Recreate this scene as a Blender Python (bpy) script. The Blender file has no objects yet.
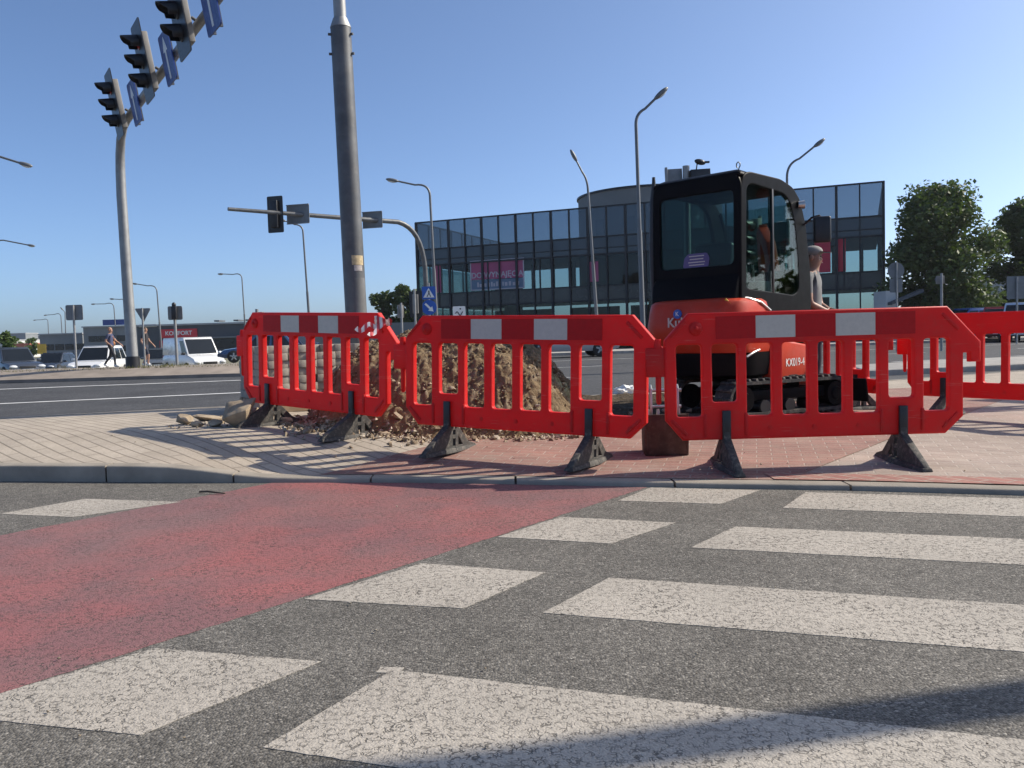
import bpy, bmesh, math, random
from mathutils import Vector, Matrix, noise as mnoise
random.seed(7)
S = bpy.context.scene
COL = S.collection
PI = math.pi
rad = math.radians
W0 = bpy.data.worlds.new("World"); S.world = W0; W0.use_nodes = True

# ---------------------------------------------------------------- camera
FPX, EYE = 852.0, 0.93
ROT = Matrix.Rotation(rad(90 - 3.15), 3, 'X') @ Matrix.Rotation(rad(-1.68), 3, 'Z')
cam_d = bpy.data.cameras.new('camera'); cam = bpy.data.objects.new('camera', cam_d); COL.objects.link(cam)
cam.matrix_world = Matrix.Translation((0, 0, EYE)) @ ROT.to_4x4()
cam_d.sensor_width = 36; cam_d.lens = 36 * FPX / 1024; cam_d.clip_end = 3000; cam_d.clip_start = 0.05
S.camera = cam
C0 = Vector((0, 0, EYE))
def ray(px, py): return ROT @ Vector(((px - 512) / FPX, -(py - 384) / FPX, -1.0))
def G(px, py, h=0.0):                       # survey: where a sight line meets height h
    d = ray(px, py); return C0 + d * ((h - EYE) / d.z)
def A(px, py, Y):                           # survey: the point on a sight line at distance Y
    d = ray(px, py); return C0 + d * (Y / d.y)

# ---------------------------------------------------------------- mesh helper
class MB:
    def __init__(s): s.v = []; s.f = []
    def add(s, vs, fs):
        o = len(s.v); s.v += [tuple(v) for v in vs]; s.f += [tuple(i + o for i in f) for f in fs]; return s
    def box(s, c, d, rot=None, taper=1.0):
        x, y, z = d[0] / 2, d[1] / 2, d[2] / 2
        vs = []
        for k in (-1, 1):
            t = taper if k > 0 else 1.0
            for a, b in ((-1, -1), (1, -1), (1, 1), (-1, 1)): vs.append(Vector((a * x * t, b * y * t, k * z)))
        if rot is not None: vs = [rot @ v for v in vs]
        c = Vector(c)
        return s.add([v + c for v in vs], [(3, 2, 1, 0), (4, 5, 6, 7), (0, 1, 5, 4), (1, 2, 6, 5), (2, 3, 7, 6), (3, 0, 4, 7)])
    def hexa(s, vs):
        return s.add(vs, [(3, 2, 1, 0), (4, 5, 6, 7), (0, 1, 5, 4), (1, 2, 6, 5), (2, 3, 7, 6), (3, 0, 4, 7)])
    def tube(s, pts, r, seg=10, cap=True):
        pts = [Vector(p) for p in pts]; n = len(pts)
        rs = r if isinstance(r, (list, tuple)) else [r] * n
        ref = None; rings = []
        for i, p in enumerate(pts):
            t = (pts[min(i + 1, n - 1)] - pts[max(i - 1, 0)]).normalized()
            if ref is None: ref = Vector((1, 0, 0)) if abs(t.x) < .9 else Vector((0, 1, 0))
            a = (ref - t * ref.dot(t)).normalized(); b = t.cross(a); ref = a
            rings.append([p + (a * math.cos(2 * PI * k / seg) + b * math.sin(2 * PI * k / seg)) * rs[i] for k in range(seg)])
        vs = [v for q in rings for v in q]; fs = []
        for i in range(n - 1):
            for k in range(seg):
                k2 = (k + 1) % seg; fs.append((i * seg + k, i * seg + k2, (i + 1) * seg + k2, (i + 1) * seg + k))
        if cap: fs += [tuple(range(seg))[::-1], tuple((n - 1) * seg + k for k in range(seg))]
        return s.add(vs, fs)
    def loft(s, rings, cap=True):
        n = len(rings[0]); vs = [v for q in rings for v in q]; fs = []
        for i in range(len(rings) - 1):
            for k in range(n):
                k2 = (k + 1) % n; fs.append((i * n + k, i * n + k2, (i + 1) * n + k2, (i + 1) * n + k))
        if cap: fs += [tuple(range(n))[::-1], tuple((len(rings) - 1) * n + k for k in range(n))]
        return s.add(vs, fs)
    def prism(s, poly, a, b, axis='z'):     # poly in two axes, extruded a..b along the third
        def P(u, v, w): return {'z': (u, v, w), 'y': (u, w, v), 'x': (w, u, v)}[axis]
        n = len(poly)
        return s.add([P(u, v, a) for u, v in poly] + [P(u, v, b) for u, v in poly],
                     [tuple(range(n))[::-1], tuple(range(n, 2 * n))] + [(i, (i + 1) % n, n + (i + 1) % n, n + i) for i in range(n)])
    def ball(s, c, r, seg=12, rings=8, rot=None):
        c = Vector(c); vs = []; fs = []
        for i in range(rings + 1):
            t = PI * i / rings
            for k in range(seg):
                p = 2 * PI * k / seg
                v = Vector((r[0] * math.sin(t) * math.cos(p), r[1] * math.sin(t) * math.sin(p), r[2] * math.cos(t)))
                vs.append(c + (rot @ v if rot is not None else v))
        for i in range(rings):
            for k in range(seg):
                k2 = (k + 1) % seg; fs.append((i * seg + k, (i + 1) * seg + k, (i + 1) * seg + k2, i * seg + k2))
        return s.add(vs, fs)
    def mesh(s, name, mat, smooth=None, bevel=0, bseg=2, merge=False):
        me = bpy.data.meshes.new(name); me.from_pydata(s.v, [], s.f)
        bm = bmesh.new(); bm.from_mesh(me)
        if merge or smooth: bmesh.ops.remove_doubles(bm, verts=bm.verts, dist=1e-5)
        bmesh.ops.recalc_face_normals(bm, faces=bm.faces)
        if bevel:
            es = [e for e in bm.edges if len(e.link_faces) == 2 and e.calc_face_angle(0) > rad(25)]
            bmesh.ops.bevel(bm, geom=es, offset=bevel, segments=bseg, profile=.5, affect='EDGES', clamp_overlap=True)
        if smooth or bevel:
            lim = rad(smooth or 40)
            for f in bm.faces: f.smooth = True
            for e in bm.edges:
                if len(e.link_faces) == 2 and e.calc_face_angle(0) > lim: e.smooth = False
        bm.to_mesh(me); bm.free()
        for m in (mat if isinstance(mat, (list, tuple)) else [mat]): me.materials.append(m)
        return me
    def obj(s, name, mat, parent=None, smooth=None, bevel=0, bseg=2, loc=None, rot=None, **k):
        return link(name, s.mesh(name, mat, smooth, bevel, bseg), parent, loc, rot, **k)
def link(name, me, parent=None, loc=None, rot=None, label=None, cat=None, group=None, kind=None):
    o = bpy.data.objects.new(name, me); COL.objects.link(o)
    if parent: o.parent = parent
    if loc is not None: o.location = loc
    if rot is not None: o.rotation_euler = rot
    return tag(o, label, cat, group, kind)
def tag(o, label=None, cat=None, group=None, kind=None):
    if label: o['label'] = label
    if cat: o['category'] = cat
    if group: o['group'] = group
    if kind: o['kind'] = kind
    return o
def thing(name, label, cat, loc=(0, 0, 0), rz=0, group=None):
    o = bpy.data.objects.new(name, None); COL.objects.link(o); o.empty_display_size = .1
    o.location = loc; o.rotation_euler = (0, 0, rz)
    return tag(o, label, cat, group)
def kids(o): return [c for c in bpy.data.objects if c.parent == o]
def dup(o, parent=None, loc=None, rz=None, label=None, group=None):
    c = o.copy(); COL.objects.link(c)
    if parent: c.parent = parent
    if loc is not None: c.location = loc
    if rz is not None: c.rotation_euler = (0, 0, rz)
    if label: c['label'] = label
    if group: c['group'] = group
    for ch in kids(o): dup(ch, c)
    return c
def flat(name, outer, holes, ext, bev, mat, parent=None, bres=1, smooth=35, **k):
    """a plate in its own x,y plane with holes and rounded edges; stood upright (x, z) by swapping axes"""
    cu = bpy.data.curves.new('tmp', 'CURVE'); cu.dimensions = '2D'; cu.fill_mode = 'BOTH'
    for poly in [outer] + holes:
        sp = cu.splines.new('POLY'); sp.points.add(len(poly) - 1); sp.use_cyclic_u = True
        for p, q in zip(sp.points, poly): p.co = (q[0], q[1], 0, 1)
    cu.extrude = ext; cu.bevel_depth = bev; cu.bevel_resolution = bres
    t = bpy.data.objects.new('tmp', cu); COL.objects.link(t)
    bpy.context.view_layer.update()
    me = bpy.data.meshes.new_from_object(t.evaluated_get(bpy.context.evaluated_depsgraph_get()))
    bpy.data.objects.remove(t); bpy.data.curves.remove(cu)
    bm = bmesh.new(); bm.from_mesh(me)
    bmesh.ops.remove_doubles(bm, verts=bm.verts, dist=1e-5)
    for v in bm.verts: v.co = Vector((v.co.x, -v.co.z, v.co.y))
    bmesh.ops.recalc_face_normals(bm, faces=bm.faces)
    for f in bm.faces: f.smooth = abs(f.normal.y) < .995
    for e in bm.edges:
        if len(e.link_faces) == 2 and (e.calc_face_angle(0) > rad(smooth) or e.link_faces[0].smooth != e.link_faces[1].smooth): e.smooth = False
    bm.to_mesh(me); bm.free(); me.name = name; me.materials.clear(); me.materials.append(mat)
    return link(name, me, parent, **k)
def text(name, s, size, mat, parent=None, loc=(0, 0, 0), rot=(PI / 2, 0, 0), ext=.002, bold=0.0, align='CENTER', **k):
    cu = bpy.data.curves.new('tmp', 'FONT'); cu.body = s; cu.size = size; cu.extrude = ext; cu.align_x = align; cu.align_y = 'CENTER'; cu.offset = bold
    t = bpy.data.objects.new('tmp', cu); COL.objects.link(t); bpy.context.view_layer.update()
    me = bpy.data.meshes.new_from_object(t.evaluated_get(bpy.context.evaluated_depsgraph_get()))
    bpy.data.objects.remove(t); bpy.data.curves.remove(cu); me.name = name
    me.materials.clear(); me.materials.append(mat)
    return link(name, me, parent, loc, rot, **k)
def rrect(x0, y0, x1, y1, r, n=4):
    o = []
    for cx, cy, a0 in ((x1 - r, y0 + r, -90), (x1 - r, y1 - r, 0), (x0 + r, y1 - r, 90), (x0 + r, y0 + r, 180)):
        for i in range(n + 1):
            a = rad(a0 + 90 * i / n); o.append((cx + r * math.cos(a), cy + r * math.sin(a)))
    return o
def bez(p0, p1, p2, n=8):
    p0, p1, p2 = Vector(p0), Vector(p1), Vector(p2)
    return [p0 * (1 - t) ** 2 + p1 * 2 * t * (1 - t) + p2 * t * t for t in [i / n for i in range(n + 1)]]

# ---------------------------------------------------------------- materials
class NT:
    def __init__(s, name):
        s.m = bpy.data.materials.new(name); s.m.use_nodes = True; s.t = s.m.node_tree; s.t.nodes.clear()
        s.out = s.n('ShaderNodeOutputMaterial'); s.co = s.n('ShaderNodeTexCoord')
    def n(s, typ, **k):
        x = s.t.nodes.new(typ)
        for a, b in k.items(): setattr(x, a, b)
        return x
    def set(s, nd, **k):
        for a, b in k.items():
            i = nd.inputs[a.replace('_', ' ')]
            if isinstance(b, bpy.types.NodeSocket): s.t.links.new(b, i)
            else: i.default_value = (tuple(b) + (1,) if isinstance(b, (tuple, list)) and len(b) == 3 and i.type == 'RGBA' else b)
        return nd
    def noise(s, scale, detail=4, vec=None, rough=.55, dist=0):
        x = s.n('ShaderNodeTexNoise'); s.set(x, Scale=scale, Detail=detail, Roughness=rough, Distortion=dist)
        s.t.links.new(vec or s.co.outputs['Object'], x.inputs['Vector']); return x.outputs['Fac']
    def voro(s, scale, feature='F1', out='Distance', vec=None, rnd=1.0):
        x = s.n('ShaderNodeTexVoronoi', feature=feature); s.set(x, Scale=scale, Randomness=rnd)
        s.t.links.new(vec or s.co.outputs['Object'], x.inputs['Vector']); return x.outputs[out]
    def ramp(s, fac, stops, interp='LINEAR'):
        x = s.n('ShaderNodeValToRGB'); r = x.color_ramp; r.interpolation = interp
        while len(r.elements) < len(stops): r.elements.new(.5)
        for e, (p, c) in zip(r.elements, stops):
            e.position = p; e.color = tuple(c) + (1,) if isinstance(c, (tuple, list)) else (c, c, c, 1)
        s.t.links.new(fac, x.inputs['Fac']); return x.outputs['Color']
    def mix(s, fac, a, b, blend='MIX'):
        x = s.n('ShaderNodeMix', data_type='RGBA', blend_type=blend)
        for i, v in ((0, fac), (6, a), (7, b)):
            if isinstance(v, bpy.types.NodeSocket): s.t.links.new(v, x.inputs[i])
            else: x.inputs[i].default_value = v if i == 0 else tuple(v) + (1,)
        return x.outputs[2]
    def math(s, op, a, b=0.0, clamp=False):
        x = s.n('ShaderNodeMath', operation=op, use_clamp=clamp)
        for i, v in ((0, a), (1, b)):
            if isinstance(v, bpy.types.NodeSocket): s.t.links.new(v, x.inputs[i])
            else: x.inputs[i].default_value = v
        return x.outputs[0]
    def bump(s, h, strength=.3, dist=.005):
        x = s.n('ShaderNodeBump'); s.set(x, Strength=strength, Distance=dist, Height=h); return x.outputs['Normal']
    def bsdf(s, **k):
        x = s.n('ShaderNodeBsdfPrincipled'); s.set(x, **k); return x
    def end(s, sh): s.t.links.new(sh.outputs[0] if not isinstance(sh, bpy.types.NodeSocket) else sh, s.out.inputs['Surface']); return s.m
def vary(c, f): return tuple(min(1, x * f) for x in c)
def pm(name, c, rough=.55, metal=0.0, var=.18, scale=6.0, bump=0.0, bscale=80.0, dust=0.0, coat=0.0, spec=.5):
    t = NT(name); f = t.noise(scale, 5)
    col = t.ramp(f, [(.3, vary(c, 1 - var)), (.7, vary(c, 1 + var))])
    if dust: col = t.mix(t.ramp(t.noise(scale * 2.3, 6, rough=.7), [(.5, 0.0), (.75, dust)]), col, (.32, .28, .23))
    b = t.bsdf(Base_Color=col, Metallic=metal, Roughness=t.ramp(t.noise(scale * 3, 3), [(.3, max(0, rough - .08)), (.7, min(1, rough + .08))]), Coat_Weight=coat, Specular_IOR_Level=spec)
    if bump: t.set(b, Normal=t.bump(t.noise(bscale, 4), bump, .004))
    return t.end(b)
def glass(name, tint, refl=.12, trans=.85, rough=.02):
    t = NT(name); tr = t.n('ShaderNodeBsdfTransparent'); t.set(tr, Color=tuple(x * trans for x in tint))
    gl = t.n('ShaderNodeBsdfGlossy'); t.set(gl, Color=(1, 1, 1), Roughness=rough)
    fr = t.n('ShaderNodeLayerWeight'); t.set(fr, Blend=.5)
    mx = t.n('ShaderNodeMixShader'); t.t.links.new(t.math('ADD', t.math('MULTIPLY', t.math('POWER', fr.outputs['Facing'], 5.0), .45), refl, True), mx.inputs[0])
    t.t.links.new(tr.outputs[0], mx.inputs[1]); t.t.links.new(gl.outputs[0], mx.inputs[2])
    return t.end(mx)

def asphalt_nodes(t, base, scale=1.0):
    cell = t.voro(150 * scale, out='Color'); sep = t.n('ShaderNodeSeparateColor'); t.t.links.new(cell, sep.inputs[0])
    grain = t.ramp(sep.outputs[0], [(0, vary(base, .45)), (.45, vary(base, .85)), (.8, vary(base, 1.25)), (.95, vary(base, 1.5)), (1, vary(base, 2.3))])
    big = t.ramp(t.noise(1.1, 5), [(.3, .8), (.7, 1.15)])
    col = t.mix(1.0, grain, big, 'MULTIPLY')
    mid = t.ramp(t.noise(9, 5, rough=.7), [(.35, .84), (.65, 1.12)])
    col = t.mix(1.0, col, mid, 'MULTIPLY')
    d = t.voro(150 * scale); h = t.math('MULTIPLY', d, -1.0)
    h = t.math('ADD', h, t.math('MULTIPLY', t.noise(45, 4), .7))
    # fine crack lines
    wv = t.n('ShaderNodeVectorMath', operation='ADD'); nz = t.n('ShaderNodeTexNoise'); t.set(nz, Scale=1.2, Detail=6.0)
    t.t.links.new(t.co.outputs['Object'], nz.inputs['Vector'])
    sc = t.n('ShaderNodeVectorMath', operation='SCALE'); sc.inputs['Scale'].default_value = .9
    t.t.links.new(nz.outputs['Color'], sc.inputs[0]); t.t.links.new(t.co.outputs['Object'], wv.inputs[0]); t.t.links.new(sc.outputs[0], wv.inputs[1])
    cr = t.voro(.33, 'DISTANCE_TO_EDGE', vec=wv.outputs[0])
    col = t.mix(t.ramp(cr, [(0, .28), (.003, 0.0)]), col, (.02, .019, .018))
    return col, h
def asphalt(name, base, scale=1.0, bump=.55):
    t = NT(name); col, h = asphalt_nodes(t, base, scale)
    b = t.bsdf(Base_Color=col, Roughness=.85, Normal=t.bump(h, bump, .006)); t.set(b, Specular_IOR_Level=.3); return t.end(b)
def paint(name, c, base, wear=.5, patch=None):
    t = NT(name); acol, h = asphalt_nodes(t, base)
    wob = t.n('ShaderNodeVectorMath', operation='ADD'); nz = t.n('ShaderNodeTexNoise'); t.set(nz, Scale=28.0, Detail=3.0)
    t.t.links.new(t.co.outputs['Object'], nz.inputs['Vector'])
    sc = t.n('ShaderNodeVectorMath', operation='SCALE'); sc.inputs['Scale'].default_value = .05
    t.t.links.new(nz.outputs['Color'], sc.inputs[0]); t.t.links.new(t.co.outputs['Object'], wob.inputs[0]); t.t.links.new(sc.outputs[0], wob.inputs[1])
    e = t.voro(62, 'DISTANCE_TO_EDGE', vec=wob.outputs[0])
    gate = t.ramp(t.noise(42, 2), [(.45, 0.0), (.55, 1.0)])
    gate2 = t.ramp(t.noise(5, 3), [(.3, .35), (.7, 1.0)])
    cr = t.math('MULTIPLY', t.math('MULTIPLY', t.ramp(e, [(.04, 1.0), (.15, 0.0)]), gate), gate2)
    spk = t.ramp(t.noise(120, 3, rough=.7), [(.60 + .1 * (1 - wear), 0.0), (.74, 1.0)])
    patchy = t.ramp(t.noise(3.2, 5, rough=.65), [(.36, .15), (.72, 1.0)])
    off = t.math('MAXIMUM', t.math('MULTIPLY', cr, .95), t.math('MULTIPLY', spk, t.math('MULTIPLY', patchy, wear * 1.6, True)), True)
    pc = t.mix(1.0, t.ramp(t.noise(2.0, 5), [(.3, vary(c, .88)), (.7, vary(c, 1.08))]), t.ramp(t.noise(70, 4), [(.3, .82), (.7, 1.08)]), 'MULTIPLY')
    if patch: pc = t.mix(t.ramp(t.noise(1.3, 4, rough=.6), [(.40, 0.0), (.58, 1.0)]), pc, patch)
    if patch: pc = t.mix(t.ramp(t.noise(.55, 5, rough=.6), [(.42, 0.0), (.62, .55)]), pc, (.20, .135, .128))
    col = t.mix(off, pc, t.mix(1.0, acol, (.42, .40, .38), 'MULTIPLY'))
    hh = t.math('SUBTRACT', t.math('MULTIPLY', h, .5), t.math('MULTIPLY', off, .8))
    b = t.bsdf(Base_Color=col, Roughness=.75, Normal=t.bump(hh, .55, .005)); t.set(b, Specular_IOR_Level=.3); return t.end(b)
def pavers(name, c1, c2, mortar, rot, bw=.2, bh=.1, gap=.006, dirt=.25, off=.5):
    t = NT(name); mp = t.n('ShaderNodeMapping'); mp.inputs['Rotation'].default_value = (0, 0, rot)
    t.t.links.new(t.co.outputs['Object'], mp.inputs['Vector'])
    b = t.n('ShaderNodeTexBrick'); b.offset = off
    t.set(b, Vector=mp.outputs[0], Color1=c1, Color2=c2, Mortar=mortar, Scale=1.0, Mortar_Size=gap, Mortar_Smooth=.3, Brick_Width=bw, Row_Height=bh)
    col = t.mix(1.0, b.outputs['Color'], t.ramp(t.noise(60, 4, rough=.7), [(.3, .8), (.7, 1.14)]), 'MULTIPLY')
    col = t.mix(1.0, col, t.ramp(t.noise(2.2, 5), [(.3, .82), (.7, 1.12)]), 'MULTIPLY')
    col = t.mix(t.ramp(t.noise(3.7, 6, rough=.7), [(.45, 0.0), (.75, dirt * 2)]), col, (.33, .28, .22))
    h = t.math('ADD', t.math('MULTIPLY', b.outputs['Fac'], -1.0), t.math('MULTIPLY', t.noise(140, 3), .25))
    return t.end(t.bsdf(Base_Color=col, Roughness=.9, Normal=t.bump(h, .6, .006), Specular_IOR_Level=.25))

ASP = (.136, .126, .111)
M = {}
M['asphalt'] = asphalt('asphalt', ASP)
M['asphalt_dark'] = asphalt('main_road_asphalt', (.066, .066, .068), .6, .3)
M['white_paint'] = paint('white_road_paint', (.40, .362, .312), ASP, .55)
M['red_paint'] = paint('red_road_paint', (.315, .108, .104), ASP, 1.0, (.205, .098, .10))
M['line_paint'] = pm('lane_paint', (.55, .55, .54), .8, var=.2, scale=3)
M['grey_pavers'] = pavers('grey_pavers', (.39, .335, .275), (.43, .37, .30), (.24, .205, .165), rad(47), .6, .1, .008)
M['pale_pavers'] = pavers('pale_pavers', (.37, .30, .255), (.305, .24, .205), (.42, .36, .31), rad(20), .2, .1, .006, .2)
M['red_pavers'] = pavers('red_pavers', (.30, .165, .135), (.25, .14, .115), (.34, .26, .22), rad(16), .2, .1, .006, .22)
M['red_strip'] = pavers('red_strip_pavers', (.35, .17, .14), (.28, .13, .11), (.36, .28, .23), rad(61), .2, .1, .009, .15)
M['kerb'] = pm('kerb_concrete', (.285, .25, .205), .9, var=.2, scale=4, bump=.5, bscale=120)
M['concrete'] = pm('concrete', (.33, .31, .28), .9, var=.2, scale=5, bump=.5, bscale=60)
M['paver_block'] = pm('paver_block', (.36, .325, .27), .92, var=.22, scale=9, bump=.7, bscale=110)
M['bank'] = pm('median_bank', (.24, .2, .165), .95, var=.25, scale=2, bump=.6, bscale=25)
M['ground'] = pm('bare_ground', (.17, .16, .10), .95, var=.3, scale=.3, bump=.4, bscale=3)
M['steel'] = pm('galvanised_steel', (.30, .30, .295), .55, .55, var=.14, scale=5, bump=.12, bscale=40)
M['steel_dark'] = pm('grey_painted_steel', (.105, .108, .112), .5, .3, var=.25, scale=4, bump=.15, bscale=40, dust=.2)
M['lamp_steel'] = pm('lamp_steel', (.16, .165, .17), .5, .3, var=.12, scale=2)
M['black'] = pm('black_plastic', (.018, .018, .02), .42, var=.3, scale=12, bump=.1, bscale=120)
M['rubber'] = pm('foot_rubber', (.05, .047, .043), .8, var=.3, scale=14, bump=.5, bscale=90, dust=.55)
M['cabblack'] = pm('cab_black_paint', (.007, .007, .008), .42, var=.1, scale=3, spec=.05)
M['orange'] = pm('excavator_orange', (.47, .040, .014), .42, var=.12, scale=4, dust=.10, spec=.3)
M['track'] = pm('track_rubber', (.035, .033, .032), .8, var=.3, scale=10, bump=.5, bscale=50, dust=.45)
M['rust'] = pm('rusty_steel', (.085, .055, .042), .75, .35, var=.4, scale=9, bump=.6, bscale=40, dust=.25)
M['shiny'] = pm('worn_steel', (.55, .53, .5), .35, .9, var=.15, scale=8)
M['signwhite'] = pm('sign_white', (.78, .78, .76), .45, var=.05, scale=5)
M['signblue'] = pm('sign_blue', (.02, .10, .42), .4, var=.08, scale=5)
M['signnavy'] = pm('sign_navy', (.02, .055, .24), .4, var=.08, scale=5)
M['signback'] = pm('sign_back_aluminium', (.22, .23, .235), .6, .4, var=.1, scale=4)
M['signal_box'] = pm('signal_box_grey', (.24, .225, .205), .6, var=.1, scale=5)
M['signred'] = pm('sign_red', (.62, .03, .04), .45, var=.06, scale=5)
M['darkwall'] = pm('dark_cladding', (.07, .08, .09), .6, var=.12, scale=.5)
M['greywall'] = pm('grey_cladding', (.2, .215, .225), .65, var=.12, scale=.4)
M['palewall'] = pm('pale_wall', (.55, .55, .53), .8, var=.08, scale=.5)
M['drumwall'] = pm('drum_wall', (.22, .215, .2), .85, var=.1, scale=.6)
M['roofgrey'] = pm('roof_sheet', (.35, .36, .37), .6, var=.12, scale=.6)
M['roofred'] = pm('roof_red', (.42, .12, .07), .75, var=.2, scale=.6)
M['tyre'] = pm('tyre_rubber', (.022, .022, .022), .85, var=.2, scale=20)
M['rim'] = pm('alloy_rim', (.4, .41, .42), .35, .8, var=.1, scale=10)
M['carglass'] = pm('car_glass', (.012, .015, .018), .08, var=.1, scale=2)
M['headlight'] = pm('headlight_lens', (.6, .62, .65), .15, var=.1, scale=20)
M['redlens'] = pm('red_lens', (.35, .015, .012), .2, var=.1, scale=20)
M['wood'] = pm('pallet_wood', (.30, .22, .14), .85, var=.25, scale=6, bump=.5, bscale=40)
M['mullion'] = pm('mullion_aluminium', (.02, .022, .026), .45, .4, var=.1, scale=1)
M['spandrel'] = pm('spandrel_glass', (.025, .032, .042), .1, var=.25, scale=.25)
M['spandrel_low'] = pm('dark_lower_panel', (.035, .037, .034), .25, var=.3, scale=.3)
M['interior'] = pm('office_interior', (.055, .055, .06), .8, var=.2, scale=.4)
M['banner_pink'] = pm('banner_pink', (.42, .08, .17), .6, var=.1, scale=1)
M['banner_blue'] = pm('banner_blue', (.13, .19, .27), .6, var=.1, scale=1)
M['bannertext'] = pm('banner_text', (.50, .45, .48), .6, var=.08, scale=1)
M['banner_red'] = pm('banner_red', (.58, .03, .06), .6, var=.1, scale=.8)
M['glass_roof'] = glass('parapet_glass', (.62, .70, .76), .05, .62, .03)
M['glass_win'] = glass('window_glass', (.56, .68, .68), .02, .86)
M['glass_clear'] = glass('clear_pane', (.80, .95, .90), .02, .95)
M['cabglass'] = glass('cab_glass', (.74, .88, .85), .03, .84)
M['cabglass_rear'] = glass('cab_rear_glass', (.54, .70, .68), .014, .78)
M['skin'] = pm('skin', (.34, .185, .125), .55, var=.08, scale=12)
M['hair'] = pm('hair', (.05, .035, .025), .7, var=.2, scale=40)
M['trunk'] = pm('bark', (.10, .08, .06), .95, var=.3, scale=5, bump=.8, bscale=20)
def leafmat(name, a, b):
    t = NT(name); nf = t.noise(.9, 3); nn = t.noise(14, 2)
    col = t.mix(1.0, t.ramp(nf, [(.3, a), (.7, b)]), t.ramp(nn, [(.3, .7), (.7, 1.25)]), 'MULTIPLY')
    d = t.bsdf(Base_Color=col, Roughness=.6); tr = t.n('ShaderNodeBsdfTranslucent'); t.set(tr, Color=t.mix(1.0, col, (1.0, 1.15, .5), 'MULTIPLY'))
    mx = t.n('ShaderNodeMixShader'); mx.inputs[0].default_value = .3
    t.t.links.new(d.outputs[0], mx.inputs[1]); t.t.links.new(tr.outputs[0], mx.inputs[2]); return t.end(mx)
M['leaf'] = leafmat('maple_leaves', (.048, .074, .020), (.105, .145, .040))
M['leaf_light'] = leafmat('light_leaves', (.06, .10, .025), (.11, .16, .045))
M['grass'] = leafmat('grass_blades', (.11, .11, .04), (.19, .17, .07))
def barrier_red():
    t = NT('barrier_red_plastic'); c = (.70, .022, .020)
    col = t.ramp(t.noise(4, 5), [(.3, vary(c, .86)), (.7, vary(c, 1.05))])
    col = t.mix(t.ramp(t.noise(14, 6, rough=.75), [(.50, 0.0), (.78, .42)]), col, (.40, .10, .075))
    col = t.mix(t.ramp(t.noise(60, 3, rough=.8, dist=1.5), [(.66, 0.0), (.74, .5)]), col, (.25, .03, .02))
    mp = t.n('ShaderNodeMapping'); mp.inputs['Scale'].default_value = (2, 1, 45); mp.inputs['Rotation'].default_value = (0, .5, 0); t.t.links.new(t.co.outputs['Object'], mp.inputs['Vector'])
    scr = t.math('MULTIPLY', t.ramp(t.noise(2.2, 3, vec=mp.outputs[0]), [(.60, 0.0), (.66, .6)]), t.ramp(t.noise(5, 3), [(.5, 0.0), (.6, 1.0)]))
    col = t.mix(scr, col, (.62, .20, .16))
    d = t.bsdf(Base_Color=col, Roughness=.5, Specular_IOR_Level=.3, Normal=t.bump(t.noise(30, 3), .08, .003))
    tr = t.n('ShaderNodeBsdfTranslucent'); t.set(tr, Color=(.92, .022, .018))
    mx = t.n('ShaderNodeMixShader'); mx.inputs[0].default_value = .27
    t.t.links.new(d.outputs[0], mx.inputs[1]); t.t.links.new(tr.outputs[0], mx.inputs[2]); return t.end(mx)
M['bred'] = barrier_red()
M['refl_white'] = pm('reflective_white', (.54, .505, .44), .4, var=.05, scale=30, dust=.2)
M['refl_red'] = pm('reflective_red', (.46, .010, .012), .55, var=.08, scale=30, dust=.04, spec=.2)
def soil(name, a, b, rocks=(.30, .24, .17)):
    t = NT(name); f = t.noise(7, 8, rough=.7)
    col = t.ramp(f, [(.3, a), (.7, b)])
    s = t.voro(22, out='Color'); sep = t.n('ShaderNodeSeparateColor'); t.t.links.new(s, sep.inputs[0])
    col = t.mix(t.ramp(sep.outputs[0], [(.84, 0.0), (.9, .7)], 'LINEAR'), col, rocks)
    h = t.math('ADD', t.noise(30, 8, rough=.75), t.math('MULTIPLY', t.voro(22), -.8))
    return t.end(t.bsdf(Base_Color=col, Roughness=.97, Normal=t.bump(h, 1.0, .03), Specular_IOR_Level=.1))
M['soil'] = soil('dug_soil', (.165, .116, .068), (.30, .222, .138))
M['soil_dark'] = soil('shaded_soil', (.06, .045, .03), (.12, .09, .06), (.16, .13, .10))  # soil with the shade of the dug trench put into its colour
M['stone'] = pm('field_stone', (.33, .26, .18), .9, var=.35, scale=7, bump=.9, bscale=35)

# ---------------------------------------------------------------- sky, sun, world
SAZ, SEL = rad(16), rad(38.5)
sdir = Vector((math.cos(SEL) * math.cos(SAZ), math.cos(SEL) * math.sin(SAZ), math.sin(SEL)))
nt = W0.node_tree; nt.nodes.clear()
sky = nt.nodes.new('ShaderNodeTexSky'); sky.sky_type = 'NISHITA'; sky.sun_disc = False
sky.sun_elevation = SEL; sky.sun_rotation = PI / 2 - SAZ; sky.air_density = .55; sky.dust_density = 1.6; sky.ozone_density = 3.2; sky.altitude = 0
bg = nt.nodes.new('ShaderNodeBackground'); bg.inputs['Strength'].default_value = .148
ow = nt.nodes.new('ShaderNodeOutputWorld'); tn = nt.nodes.new('ShaderNodeMix'); tn.data_type = 'RGBA'; tn.blend_type = 'MULTIPLY'; tn.inputs[0].default_value = 1.0; tn.inputs[7].default_value = (.93, 1.01, 1.05, 1)
nt.links.new(sky.outputs[0], tn.inputs[6]); nt.links.new(tn.outputs[2], bg.inputs[0]); nt.links.new(bg.outputs[0], ow.inputs[0])
sl = bpy.data.lights.new('sun', 'SUN'); sl.energy = 4.7; sl.angle = rad(.53); sl.color = (1, .915, .77)
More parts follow.
